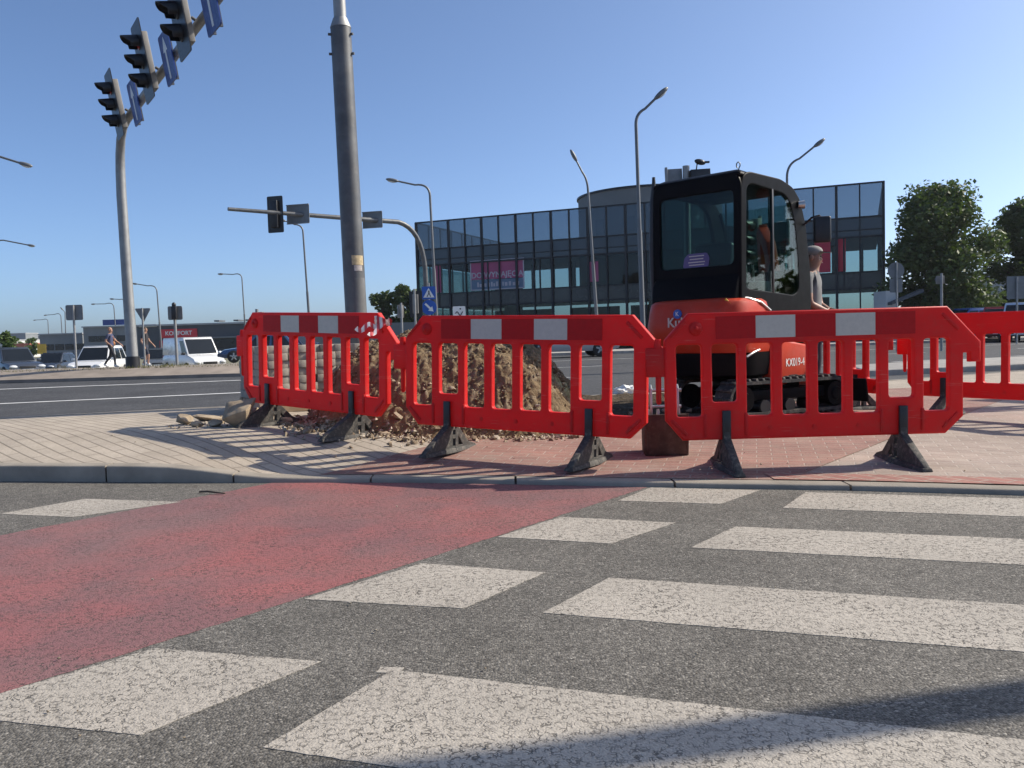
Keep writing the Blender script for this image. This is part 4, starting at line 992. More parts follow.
# far signal mast with a long arm: backs of heads and boards
b0 = A(429, 334, 40); e0 = A(228, 209, 34.5); k0 = A(398, 222, 39)
fm = thing('signal_mast', 'grey signal mast with a long level arm beside the blue crossing sign', 'mast', (b0.x, 40, 0), 0)
O = Vector((b0.x, 40, 0)); kk = A(425, 268, 40)
m = MB(); m.tube([Vector((0, 0, 0)), kk - O] + [p - O for p in bez(kk, A(421, 228, 39.8), k0, 8)[1:]] + [k0.lerp(e0, .5) - O, e0 - O], [.13, .115] + [.11] * 8 + [.095, .075], 14); m.obj('pole', M['steel_dark'], fm, smooth=60)
fd = (e0 - k0).normalized(); fz = math.atan2(fd.y, fd.x)
def farm(px): # point on the far arm at a pixel column
    t = (px - 398) / (228 - 398); return k0.lerp(e0, t)
backf = rad(180) + math.atan2(-.3, 1) * 0
p = farm(270); signal('black traffic light with backboard near the tip of the far arm', (p.x, p.y + .2, p.z - .05), PI - .25, 1.0, bw=.72, hm='black', group='traffic lights on the far arm')
p = farm(346); signal('black traffic light on the far arm half hidden by the thick mast', (p.x - .12, p.y + .2, p.z - .1), PI - .25, 1.0, bw=.72, hm='black', group='traffic lights on the far arm')
for px, w, h, lab in ((292, 1.05, .82, 'larger grey board seen from behind on the far arm'), (369, .95, .74, 'smaller grey board on the far arm just right of the thick mast')):
    p = farm(px); t = thing('direction_board', lab, 'road sign', (p.x, p.y + .16, p.z + .03), -.25, 'boards on the far arm')
    MB().prism(corner([(-w / 2, -h / 2), (w / 2, -h / 2), (w / 2, h / 2), (-w / 2, h / 2)], .05), .0, .02, 'y').obj('panel', M['signback'], t)
    f = MB(); f.box((0, -.02, h / 2 - .02), (w, .03, .04)).box((0, -.02, -h / 2 + .02), (w, .03, .04)); f.obj('edge_rail', M['steel'], t)
def post(label, cat, px, py_top, Y, r=.035, name='sign_post', base_z=0.0, mat='steel'):
    p = A(px, py_top, Y); t = thing(name, label, cat, (p.x, Y, base_z), 0)
    MB().tube([(0, 0, 0), (0, 0, p.z - base_z)], r, 10).obj('pole', M[mat], t, smooth=50)
    return t, p
# crossing sign and keep-right roundel
def sign_plate(parent, kind, z, w, h=None, mat='signback', y=-.05):
    h = h or w; m = MB(); z = z - parent.location.z
    if kind == 'rect': m.prism(corner([(-w / 2, z - h / 2), (w / 2, z - h / 2), (w / 2, z + h / 2), (-w / 2, z + h / 2)], .05), y - .01, y + .01, 'y')
    elif kind == 'disc': m.prism([(w / 2 * math.cos(2 * PI * i / 28), z + w / 2 * math.sin(2 * PI * i / 28)) for i in range(28)], y - .01, y + .01, 'y')
    elif kind == 'tri': m.prism(corner([(-w / 2, z + h / 2), (0, z - h / 2), (w / 2, z + h / 2)], .06), y - .01, y + .01, 'y')
    return m.obj('panel', M[mat], parent)
t, p = post('blue pedestrian crossing sign above a blue roundel with white arrow', 'road sign', 428.5, 283, 37.5, .04)
z1 = A(428, 293, 37.5).z; z2 = A(429, 307.5, 37.5).z
s1 = sign_plate(t, 'rect', z1, .60, .56, 'signblue', -.06); s2 = sign_plate(t, 'disc', z2, .66, None, 'signblue', -.06)
a = MB(); a.prism([(-.24, z1 - .20), (.24, z1 - .20), (0, z1 + .22)], -.078, -.0705, 'y'); a.obj('triangle', M['signwhite'], t)
a = MB(); a.ball((.01, -.083, z1 + .07), (.032, .004, .032), 10, 6); a.prism([(-.02, z1 - .03), (.04, z1 - .03), (.035, z1 + .04), (-.01, z1 + .04)], -.086, -.0785, 'y'); a.prism([(-.02, z1 - .03), (.015, z1 - .03), (-.06, z1 - .17), (-.10, z1 - .17)], -.086, -.0785, 'y'); a.prism([(.01, z1 - .03), (.04, z1 - .03), (.10, z1 - .17), (.06, z1 - .17)], -.086, -.0785, 'y'); a.obj('walking_figure', M['black'], t)
R45 = Matrix.Rotation(rad(45), 3, 'Y'); a = MB(); a.prism([(-.24, -.045), (.06, -.045), (.06, -.13), (.26, 0), (.06, .13), (.06, .045), (-.24, .045)], -.078, -.0705, 'y')
a.v = [tuple(R45 @ Vector(v) + Vector((0, 0, z2))) for v in a.v]; a.obj('arrow', M['signwhite'], t)
t, p = post('white square board with a black squiggle above the middle barrier', 'road sign', 459, 306, 40, .03); z1 = A(459, 312.5, 40).z
sign_plate(t, 'rect', z1, .58, .58, 'signwhite')
sq = MB(); sq.tube([(-.17 + .034 * i, -.064, z1 - .05 + .09 * math.sin(i * .75)) for i in range(11)], .022, 6); sq.ball((.06, -.064, z1 + .17), (.04, .006, .04), 10, 6); sq.obj('symbol', M['black'], t, smooth=60)
# roadside pedestrian lights and sign backs
def ped_signal(label, px, y0, y1, Y, rz, n=2, cat='traffic light', board=False, sc=1.0, z0=0.0, lens=('black', 'black', 'black')):
    top = A(px, y0, Y); bot = A(px, y1, Y); hgt = top.z - bot.z; s = hgt / (.37 * n + (.4 if board else 0))
    t = signal(label, (top.x, Y, (top.z + bot.z) / 2), rz, s, lens, board, None, n)
    R_ = Matrix.Rotation(-rz, 3, 'Z'); ctr = Vector((0, .28 * s, 0))
    MB().tube([(0, .28 * s, -((top.z + bot.z) / 2) + z0), (0, .28 * s, hgt / 2 + .08)], .045, 10).obj('pole', M['steel'], t, smooth=50)
    return t
ped_signal('small black pedestrian light between the first two barriers', 400, 305, 318, 34, rad(200))
ped_signal('black traffic light with backboard left of the blue crossing sign', 415.5, 291, 317, 36, rad(172), 3, board=True)
ped_signal('black pedestrian light head showing above the first barrier top', 262, 312, 330, 24, rad(150))
t, p = post('grey back of a square sign by the black light behind the white van', 'road sign', 174, 303, 23.5, .04, base_z=.42)
zc = A(174, 313, 23.5).z; sign_plate(t, 'rect', zc, .40, .38, 'signback', .05)
zc -= .42; hd = MB(); hd.box((.02, -.07, zc - .0), (.13, .10, .36)); hd.ball((.02, -.07, zc + .22), (.06, .06, .07)); hd.obj('signal_head', M['black'], t, bevel=.01)
t, p = post('grey back of a square sign above the white car', 'road sign', 73, 305, 23.5, .03, base_z=.42); sign_plate(t, 'rect', A(73, 312.5, 23.5).z, .47, .42, 'signback', .05)
t, p = post('grey back of a triangular yield sign beside the signal mast', 'road sign', 142, 308, 26, .03, base_z=.1); sign_plate(t, 'tri', A(142, 315.5, 26).z, .50, .44, 'signback', .05)
t, p = post('grey round sign back over a small square plate before the glass building', 'road sign', 896.5, 262, 30, .03); sign_plate(t, 'disc', A(897, 270.5, 30).z, .58, None, 'signback', .05); sign_plate(t, 'rect', A(896.5, 285.5, 30).z, .44, .48, 'signback', .05)
t, p = post('large grey sign back at the picture edge beside the pale hall', 'road sign', 1017, 277, 36, .04); sign_plate(t, 'rect', A(1017, 287.5, 36).z, .80, .95, 'signback', .05)
t = ped_signal('pedestrian light on a pale post in front of the broad tree', 939.5, 276, 284, 30, rad(170), 1)
# signals behind the cab
ped_signal('black traffic light with red lens seen through the excavator cab glass', 752, 219, 262, 21, rad(-62), 3, lens=('redlens', 'black', 'black'))
p = A(686, 166, 27); t = thing('signal_mast', 'signal post with boards and a camera rising over the cab roof', 'mast', (p.x, 27, 0), 0)
MB().tube([(0, 0, 0), (0, 0, p.z)], .11, 12).obj('pole', M['steel'], t, smooth=50)
def plate_px(name, x0, y0, x1, y1, Y, mat, dy, th=.05):
    a = A(x0, y1, Y); b = A(x1, y0, Y); MB().box(((a.x + b.x) / 2 - p.x, dy, (a.z + b.z) / 2), (b.x - a.x, th, b.z - a.z), Matrix.Rotation(rad(-2), 3, 'Y')).obj(name, M[mat], t, bevel=.01)
plate_px('board', 666, 168, 683, 190, 27, 'signback', .12); plate_px('board_edge', 666, 167, 668, 190, 27, 'steel', .08, .1); plate_px('signal_box', 690, 170, 709, 190, 27, 'black', -.1, .25); plate_px('arm_board', 709, 174, 723, 177, 27, 'steel_dark', .1, .1)
c = A(700, 162, 27) - Vector((p.x, 27, 0)); MB().ball(c, (.18, .09, .09), 12, 8, Matrix.Rotation(rad(15), 3, 'Y')).box(c + Vector((.18, 0, -.01)), (.22, .1, .05)).tube([c + Vector((-.09, 0, -.05)), c + Vector((-.13, 0, -.30))], .02, 6).obj('camera', M['black'], t, smooth=50)

# ---------------------------------------------------------------- the glass building
A0 = Vector((-6.94, 65.5, 0)); UX = Vector((.924, -.381, 0)); BL, BD, BT = 32.64, 20.0, 9.82
gb = thing('glass_building', 'dark two storey glass building with a round drum on its roof', 'building', A0, math.atan2(-.381, .924))
Z1, Z2, Z3, Z4 = 3.35, 4.35, 6.55, 7.75            # ground glass, lower panel, windows, upper panel, parapet
nb = 24; bw = BL / nb
def pane(name, x0, x1, z0, z1, mat, y=0.0, th=.04, parent=gb):
    m = MB(); m.box(((x0 + x1) / 2, y, (z0 + z1) / 2), (x1 - x0, th, z1 - z0)); return m.obj(name, M[mat], parent)
rb = random.Random(3)
for i in range(nb):
    x0, x1 = i * bw + .02, (i + 1) * bw - .02
    pane('parapet_pane', x0, x1, Z4 + .06, BT - .05, 'glass_roof', .0, .02)
    pane('upper_panel', x0, x1, Z3 + .05, Z4 - .02, 'spandrel', .02)
    pane('window', x0, x1, Z2 + .05, Z3 - .02, 'glass_win', .03, .02)
    pane('lower_panel', x0, x1, Z1 + .05, Z2 - .02, 'spandrel_low', .02)
    pane('ground_window', x0, x1, .15, Z1 - .02, 'glass_win', .03, .02)
for i in range(nb + 1):
    x = i * bw; w = .16 if i % 2 == 0 else .09
    MB().box((x, -.05, BT / 2), (w, .16, BT)).obj('mullion', M['mullion'], gb)
for i in range(nb):
    if i % 3 == 1: MB().box((i * bw + .42, -.0, (Z1 + Z3) / 2), (.09, .12, Z3 - Z1 - .12)).obj('window_bar', M['mullion'], gb)
for z, h in ((BT, .10), (Z4 + .0, .10), (Z3, .12), (Z3 + .42, .06), (Z2, .09), (Z1, .12), (.08, .14)): MB().box((BL / 2, -.03, z), (BL + .16, .09, h)).obj('transom', M['mullion'], gb)
# side and rear walls, slabs, interior
for x in (0.0, BL):
    for j in range(10):
        y0, y1 = j * 2 + .12, j * 2 + 1.95
        for nm, z0, z1, mt in (('parapet_pane', Z4 + .06, BT - .05, 'glass_roof'), ('window', Z2 + .05, Z3 - .02, 'glass_win'), ('ground_window', .15, Z1 - .02, 'glass_win')):
            MB().box((x, (y0 + y1) / 2, (z0 + z1) / 2), (.02, y1 - y0, z1 - z0)).obj(nm, M[mt], gb)
        for z0, z1 in ((Z3 + .05, Z4 - .02), (Z1 + .05, Z2 - .02)): MB().box((x, (y0 + y1) / 2, (z0 + z1) / 2), (.04, y1 - y0, z1 - z0)).obj('side_panel', M['spandrel'], gb)
        MB().box((x, y1 + .03, BT / 2), (.1, .1, BT)).obj('mullion', M['mullion'], gb)
    MB().box((x, BD / 2, BT), (.1, BD, .1)).obj('transom', M['mullion'], gb)
for j in range(12): MB().box(((j + .5) * BL / 12, BD, (Z4 + BT) / 2), (BL / 12 - .08, .02, BT - Z4 - .1)).obj('parapet_pane', M['glass_roof'], gb)
for j in range(13): MB().box((j * BL / 12, BD, (Z4 + BT) / 2), (.12, .12, BT - Z4)).obj('mullion', M['mullion'], gb)
MB().box((BL / 2, BD, BT), (BL, .1, .1)).obj('transom', M['mullion'], gb)
MB().box((BL / 2, BD / 2 + .2, Z4 - .25), (BL - .3, BD - .6, .35)).obj('roof_slab', M['interior'], gb)
MB().box((BL / 2, BD / 2 + .2, Z2 - .35), (BL - .3, BD - .6, .4)).obj('floor_slab', M['interior'], gb)
MB().box((BL / 2, BD / 2 + .2, .05), (BL - .3, BD - .6, .08)).obj('ground_slab', M['interior'], gb)
def back(x0, x1, z0, z1): MB().box(((x0 + x1) / 2, 14, (z0 + z1) / 2), (x1 - x0, .15, z1 - z0)).obj('inner_wall', M['interior'], gb)
for a, b in ((.3, 3.05), (3.95, 4.25), (5.9, 6.15), (7.45, 8.1), (8.9, 25.7), (29.2, 30.2), (31.25, 31.5)): back(a, b, Z2 - .1, Z4 - .4)
for a, b in ((.3, 6), (7.5, 12), (13, 25), (26.5, 29)): back(a, b, .1, Z1)
MB().box((14, 8, 5.6), (6, 4, 2.6)).obj('inner_core', M['interior'], gb)
MB().box((6.6, 3.0, 1.7), (.3, 3, 3.2)).box((17.5, 3.5, 1.7), (.3, 3, 3.2)).obj('inner_pier', M['interior'], gb)
# banner frames on the front
bx0, bx1, bz0, bz1 = 4.45, 8.68, 4.5, 6.62
fr_ = MB(); fr_.box(((bx0 + bx1) / 2, -.005, bz1), (bx1 - bx0, .03, .08)).box(((bx0 + bx1) / 2, -.005, bz0), (bx1 - bx0, .03, .08)).box((bx0, -.005, (bz0 + bz1) / 2), (.08, .03, bz1 - bz0 + .08)).box((bx1, -.005, (bz0 + bz1) / 2), (.08, .03, bz1 - bz0 + .08))
bn = thing('banner', None, None); bn.parent = gb
fr_.obj('frame', M['bannertext'], bn)
MB().box(((bx0 + bx1) / 2, .005, (bz1 + bz0 + .75) / 2), (bx1 - bx0 - .1, .012, bz1 - bz0 - .75)).obj('pink_field', M['banner_pink'], bn)
MB().box(((bx0 + bx1) / 2, .005, bz0 + .36), (bx1 - bx0 - .1, .012, .70)).obj('blue_field', M['banner_blue'], bn)
text('lettering', 'DO WYNAJĘCIA', .56, M['bannertext'], bn, ((bx0 + bx1) / 2, -.004, 5.55), (PI / 2, 0, 0), .002, .012)
rb2 = random.Random(8); xq = bx0 + .5
while xq < bx1 - .5:
    wq = rb2.uniform(.10, .26); pane('faded_print', xq, xq + wq, bz0 + .20, bz0 + rb2.uniform(.42, .56), 'bannertext', -.004, .004, bn); xq += wq + rb2.uniform(.05, .14)
for x0, x1 in ((28.55, 29.55), (30.0, 30.45)): pane('red_banner', x0, x1, Z2 + .1, Z3 + .0, 'banner_red', .004, .012)
pane('pink_banner', 1.45, 1.95, Z2 + .1, Z3 - .05, 'banner_pink', .004, .012); pane('pink_banner', 13.6, 14.3, Z2 + .3, Z3 - .5, 'banner_pink', .004, .012)
# roof drum
dm = thing('roof_drum', None, None); dm.parent = gb
dc = Vector((15.0, 13.0, 0)); rr_ = 5.9
MB().tube([dc + Vector((0, 0, Z4 - .1)), dc + Vector((0, 0, 12.15))], rr_, 56).obj('drum_wall', M['drumwall'], dm, smooth=30)
MB().tube([dc + Vector((0, 0, 12.15)), dc + Vector((0, 0, 12.3))], rr_ + .12, 56).obj('drum_cap', M['mullion'], dm, smooth=30)
for a in (-118, -92, -70): MB().box(dc + Vector((rr_ * math.cos(rad(a)), rr_ * math.sin(rad(a)), 9.4)), (.9, .12, 1.2), Matrix.Rotation(rad(a + 90), 3, 'Z')).obj('drum_window', M['spandrel'], dm)

# ---------------------------------------------------------------- shops and halls far off
def hall(name, label, x0, x1, Y, top, mat, roof='roofgrey', depth=25, skew=0.0, roof_t=.25):
    t = thing(name, label, 'building', (x0, Y, -.4), skew)
    w = x1 - x0
    MB().box((w / 2, depth / 2, top / 2 + .05), (w, depth, top + .7)).obj('wall', M[mat], t)
    MB().box((w / 2, depth / 2 - .1, top + .4 + roof_t / 2 + .003), (w + .3, depth + .5, roof_t)).obj('roof', M[roof], t)
    return t
def strip(t, name, x0, x1, z0, z1, mat, y=-.06, th=.1): return MB().box(((x0 + x1) / 2, y, (z0 + z1) / 2 + .4), (x1 - x0, th, z1 - z0)).obj(name, M[mat], t)
def px2x(px, Y): return A(px, 345, Y).x
KY = 130; xa, xb = px2x(138, KY), px2x(318, KY)
ks = hall('shop_building', 'low dark shop with a long red sign behind the white van', xa, xb, KY, A(190, 324.5, KY).z - .1, 'darkwall')
zt, zb_ = A(180, 329, KY).z, A(180, 337.5, KY).z
sgn = strip(ks, 'shop_sign', px2x(161.5, KY) - xa, px2x(198, KY) - xa, zb_, zt, 'signred', -.12, .2)
text('lettering', 'KOMFORT', .86, M['signwhite'], sgn, ((px2x(161.5, KY) + px2x(198, KY)) / 2 - xa, -.235, (zb_ + zt) / 2 + .4), (PI / 2, 0, 0), .01, .02)
strip(ks, 'door_surround', px2x(160, KY) - xa, px2x(168, KY) - xa, .3, zb_ - .4, 'signred'); strip(ks, 'parapet', 0.3, px2x(158, KY) - xa, A(150, 327, KY).z, A(150, 324.2, KY).z, 'palewall'); strip(ks, 'shop_window', px2x(215, KY) - xa, px2x(246, KY) - xa, .5, 1.9, 'carglass')
strip(ks, 'canopy', px2x(213, KY) - xa, px2x(250, KY) - xa, A(230, 337, KY).z - .1, A(230, 337, KY).z + .1, 'greywall', -.5, .9)
for q in (205, 225, 236): strip(ks, 'roof_unit', px2x(q, KY) - xa, px2x(q + 5, KY) - xa, A(190, 323.6, KY).z + .3, A(190, 322, KY).z + .3, 'steel_dark', 6, 3)
HY = 165; xa2 = px2x(84, HY); h1 = hall('parking_hall', 'long grey hall with ribbon windows behind the white car', xa2, px2x(139, HY), HY, A(110, 327, HY).z, 'greywall')
strip(h1, 'window_band', 1, 9.5, 2.4, 3.5, 'carglass'); strip(h1, 'window_band', 1, 9.5, .4, 1.5, 'carglass')
bd = strip(h1, 'roof_board', px2x(103, HY) - xa2, px2x(126, HY) - xa2, A(115, 325, HY).z, A(115, 319.4, HY).z, 'signnavy', .5, .3)
HY2 = 175; xa3 = px2x(40, HY2); h2 = hall('parking_hall', 'lower grey hall stretching behind the dark parked cars', xa3, px2x(83, HY2), HY2, A(60, 334.5, HY2).z, 'greywall')
for k in range(4): strip(h2, 'window_band', 1 + k * 2.1, 2.8 + k * 2.1, 1.0, 2.2, 'carglass')
RY = 112; xa4 = px2x(300, RY); h3 = hall('low_hall', 'low grey hall with a rust red roof edge behind the thick mast', xa4, px2x(419, RY), RY, A(360, 324, RY).z, 'greywall', 'roofred', 20, 0, .7)
for k in range(5): strip(h3, 'window_band', 1.5 + k * 3, 3.4 + k * 3, .8, 2.0, 'carglass')
FY = 230; xa5 = px2x(14, FY); h4 = hall('red_roof_house', 'far low house with red roof beside the yellow board', xa5, px2x(30, FY), FY, A(22, 347, FY).z, 'palewall', 'roofred', 10, 0, 1.0)
t, p = post('yellow advertising board standing before the grey hall', 'sign', 42, 345, 95, .06, 'advertising_board', base_z=-.34); sign_plate(t, 'rect', A(42, 349, 95).z, 1.0, 1.1, None or 'banner_red', -.1).data.materials[0] = pm('board_yellow', (.62, .40, .05), .5)
# pale sheds on the right
WY = 66
t = thing('pale_shed', 'pale hall with two low gables behind the trees', 'building', (px2x(958, WY), WY, 0), rad(-8))
for k, (o, w, h) in enumerate(((0.5, 7.0, 3.0), (6.5, 9.5, 3.3))):
    m = MB(); m.prism([(o, 0), (o + w, 0), (o + w, h), (o + w * .30, h + 1.5), (o, h + .6)], 0 + k * .6, 14 + k * .6, 'y'); m.obj('gable_wall', M['palewall'], t)
    m = MB(); m.prism([(o - .2, h + .63), (o + w * .30, h + 1.53), (o + w + .3, h + .02), (o + w + .3, h + .2), (o + w * .30, h + 1.75), (o - .2, h + .85)], -.3 + k * .6, 14.3 + k * .6, 'y'); m.obj('roof', M['roofgrey'], t)
t = thing('kiosk', 'small pale kiosk with a dark slanted awning beside the glass building', 'building', (px2x(886, 48), 48, .0), 0)
MB().box((.35, .8, 1.45), (.7, 1.6, 2.9)).obj('wall', M['palewall'], t); MB().prism([(.1, 2.1), (1.9, 2.75), (1.9, 2.95), (.1, 2.25)], -.5, -.02, 'y').obj('awning', M['darkwall'], t)
m = MB(); m.box((-8, 61, 1.1), (14, .2, 2.2)); hgt = m.obj('boundary_wall', M['drumwall'], label='low grey boundary wall beside the glass building', cat='wall')

# ---------------------------------------------------------------- vehicles
def vehicle(name, label, cat, px, py, Y, fwd, L, W, H, col, kind='hatch', z=None, coat=True):
    p = A(px, py, Y); z = gz(p.x, Y) if z is None else z
    t = thing(name, label, cat, (p.x, Y, z), math.atan2(fwd[1], fwd[0]), 'cars on the road and parking')
    mt = pm(name + '_paint', col, .3, .1, var=.03, scale=.3, coat=.6)
    hl = L / 2; b = H * .54 if kind != 'van' else H * .52; zb = .26
    if kind == 'van': ga = [(-hl + .02, -.0), (hl * .62, 0), (hl * .32, 1), (-hl + .06, 1)]; hood = [(hl * .62, b), (hl * .92, b - .22), (hl, b - .45)]
    elif kind == 'suv': ga = [(-hl + .05, 0), (hl * .42, 0), (hl * .08, 1), (-hl + .45, 1)]; hood = [(hl * .42, b), (hl * .86, b - .10), (hl * .97, b - .28)]
    else: ga = [(-hl + .18, 0), (hl * .40, 0), (hl * .05, 1), (-hl + .75, 1)]; hood = [(hl * .40, b), (hl * .84, b - .12), (hl * .97, b - .30)]
    top = [(-hl, b - .25), (-hl + .05, b - .02)] + [(x, b) for x in (-hl + .4, -hl * .3, 0)] + hood + [(hl, zb + .18)]
    rings = []
    for x, zt in top:
        e = 1 - .10 * max(0, abs(x) / hl - .72) / .28; w = W / 2 * e
        lo = zb + (.08 if abs(x) > hl * .9 else 0)
        rings.append([(x, -w * .92, lo), (x, -w, lo + .14), (x, -w, max(lo + .16, zt - .16)), (x, -w * .93, zt), (x, -w * .5, zt + .025), (x, w * .5, zt + .025), (x, w * .93, zt), (x, w, max(lo + .16, zt - .16)), (x, w, lo + .14), (x, w * .92, lo)])
    m = MB(); m.loft(rings); body = m.obj('body', mt, t, smooth=35)
    wb, wt = W / 2 * .90, W / 2 * .74; h0, h1 = b + .0, H - .04
    if kind == 'van': wt = W / 2 * .84
    (r0, _), (f0, _), (f1, _), (r1, _) = ga
    base = [(r0, -wb, h0), (f0, -wb, h0), (f0, wb, h0), (r0, wb, h0)]; topp = [(r1, -wt, h1), (f1, -wt, h1), (f1, wt, h1), (r1, wt, h1)]
    m = MB(); m.hexa(base + topp); m.obj('cabin', mt, t, bevel=.03)
    m = MB(); m.box(((r1 + f1) / 2, 0, H - .02), (f1 - r1 - .02, wt * 2 - .04, .05)); m.obj('roof', mt, t, bevel=.02)
    def face(a, bb, c, d, u0, u1, v0, v1, nm, off):
        a, bb, c, d = map(Vector, (a, bb, c, d))
        def P(u, v): return (a.lerp(bb, u)).lerp(d.lerp(c, u), v)
        nn = (bb - a).cross(d - a).normalized()
        q = [P(u0, v0), P(u1, v0), P(u1, v1), P(u0, v1)]
        m = MB(); m.hexa([x + nn * .001 for x in q] + [x + nn * off for x in q]); return m.obj(nm, M['carglass'], t)
    face(base[1], base[2], topp[2], topp[1], .05, .95, .06, .92, 'windscreen', .012)
    if kind != 'van': face(base[3], base[0], topp[0], topp[3], .08, .92, .12, .9, 'rear_window', .012)
    for s, (i, j) in ((1, (0, 1)), (-1, (2, 3))):
        spans = ((.07, .30), (.34, .62), (.66, .95)) if kind == 'suv' else ((.09, .46), (.51, .93)) if kind != 'van' else ((.80, .97),)
        for u0, u1 in spans:
            if s < 0: u0, u1 = 1 - u1, 1 - u0
            face(base[i], base[j], topp[j], topp[i], u0, u1, .08, .86, 'side_window', .012)
    for sx in (-hl * .62, hl * .62):
        for sy in (-1, 1):
            w_ = thing('wheel', None, None); w_.parent = t; w_.location = (sx, sy * (W / 2 - .10), .33)
            MB().tube([(0, -.11, 0), (0, -.095, 0), (0, .095, 0), (0, .11, 0)], [.29, .33, .33, .29], 24).obj('tyre', M['tyre'], w_, smooth=40)
            MB().tube([(0, sy * .1105, 0), (0, sy * .113, 0)], [.215, .21], 18).obj('wheel_disc', M['black'], w_, smooth=40)
            m = MB()
            for q in range(5):
                R_ = Matrix.Rotation(q * 2 * PI / 5, 3, 'Y'); m.hexa([R_ @ Vector(v) for v in ((-.045, sy * .114, .02), (.045, sy * .114, .02), (.03, sy * .114, .205), (-.03, sy * .114, .205), (-.04, sy * .122, .02), (.04, sy * .122, .02), (.022, sy * .119, .205), (-.022, sy * .119, .205))])
            m.obj('rim', M['rim'], w_)
    zh = b - .24 if kind != 'van' else b - .42
    for sy in (-1, 1):
        MB().ball((hl * (.985 if kind == 'van' else .955), sy * W * .36, zh), (.10, .20, .085), 12, 6).obj('headlight', M['headlight'], t, smooth=60)
        MB().ball((-hl + .02, sy * W * .40, b - .12), (.06, .10, .14), 10, 6).obj('tail_light', M['redlens'], t, smooth=60)
        MB().box((f0 - .22, sy * (W / 2 + .07), b + .08), (.12, .20, .14)).obj('wing_mirror', mt if kind != 'van' else M['black'], t, bevel=.03)
    MB().box((hl * .985 + (.02 if kind == 'van' else 0), 0, zh - .04), (.05, W * .40, .14)).obj('grille', M['black'], t, bevel=.01)
    MB().box((hl + .0, 0, zb + .19), (.05, W * .86, .16)).obj('front_bumper', M['black'] if kind == 'van' else mt, t, bevel=.03)
    MB().box((hl + .03, 0, zb + .18), (.012, .5, .11)).obj('number_plate', M['signwhite'], t)
    return t
vehicle('sport_utility_car', 'white off-road car facing the median behind the walking man', 'car', 98, 355, 46, (.12, -.99), 4.5, 1.85, 1.72, (.78, .78, .77), 'suv')
vehicle('delivery_van', 'white delivery van below the red shop sign', 'van', 193, 350, 49, (.66, -.75), 4.9, 1.98, 2.05, (.76, .76, .75), 'van')
vehicle('parked_car', 'dark blue grey car at the picture edge beside the green bush', 'car', 14, 360, 44, (.72, -.69), 4.3, 1.78, 1.6, (.045, .055, .075), 'suv')
vehicle('parked_car', 'low dark car between the blue grey car and white off-road car', 'car', 54, 362, 56, (.1, -1), 4.3, 1.76, 1.40, (.03, .035, .045))
vehicle('parked_car', 'grey car half hidden behind the man in shorts', 'car', 159, 357, 54, (.35, -.93), 4.2, 1.76, 1.5, (.10, .115, .13))
vehicle('parked_car', 'dark blue car seen through the slots of the taped barrier', 'car', 259, 350, 46, (-.95, -.3), 4.2, 1.76, 1.5, (.03, .07, .17), z=0)
vehicle('parked_car', 'blue black car seen between the taped barrier and paver stack', 'car', 300, 345, 52, (.9, -.4), 4.2, 1.76, 1.5, (.02, .035, .08), z=0)
vehicle('silver_car', 'silver car driving along the main road behind the soil heap', 'car', 566, 350, 36, (1, .12), 4.2, 1.76, 1.47, (.42, .43, .44), z=.01)
vehicle('parked_car', 'red car with a pale roof beneath the pale hall', 'car', 999, 315, 43, (-.5, -.86), 4.2, 1.8, 1.72, (.45, .05, .05), 'suv', z=.01)
vehicle('delivery_van', 'white and blue van cut off by the picture edge', 'van', 1026, 312, 41, (-.6, -.8), 4.6, 1.9, 1.85, (.62, .68, .76), 'van', z=.01)
vehicle('pickup_truck', 'blue truck behind the rear barriers below the broad tree', 'truck', 964, 315, 46, (-1, -.15), 3.6, 1.8, 1.75, (.03, .09, .28), 'suv', z=.01)

# ---------------------------------------------------------------- trees and shrubs
def crown_mesh(name, clumps, leaf, n, mat, rnd):
    m = MB(); tot = sum(c[1] ** 2 for c in clumps)
    for c, r, sq in clumps:
        k = int(n * r * r / tot)
        for _ in range(k):
            d = Vector((rnd.gauss(0, 1), rnd.gauss(0, 1), rnd.gauss(0, 1))).normalized()
            q = r * (rnd.random() ** .45) * (1 + .25 * mnoise.noise(d * 2.2 + c))
            p = c + Vector((d.x * q, d.y * q, d.z * q * sq))
            u = Vector((rnd.gauss(0, 1), rnd.gauss(0, 1), rnd.gauss(0, .6))).normalized(); v = u.cross(d + Vector((rnd.gauss(0, .6), rnd.gauss(0, .6), rnd.gauss(0, .6)))).normalized()
            s = leaf * rnd.uniform(.6, 1.4)
            m.add([p - u * s, p - v * s * .55 + u * s * .1, p + u * s, p + v * s * .55 + u * s * .1], [(0, 1, 2, 3)])
    me = bpy.data.meshes.new(name); me.from_pydata(m.v, [], m.f); me.materials.append(M[mat]); return me
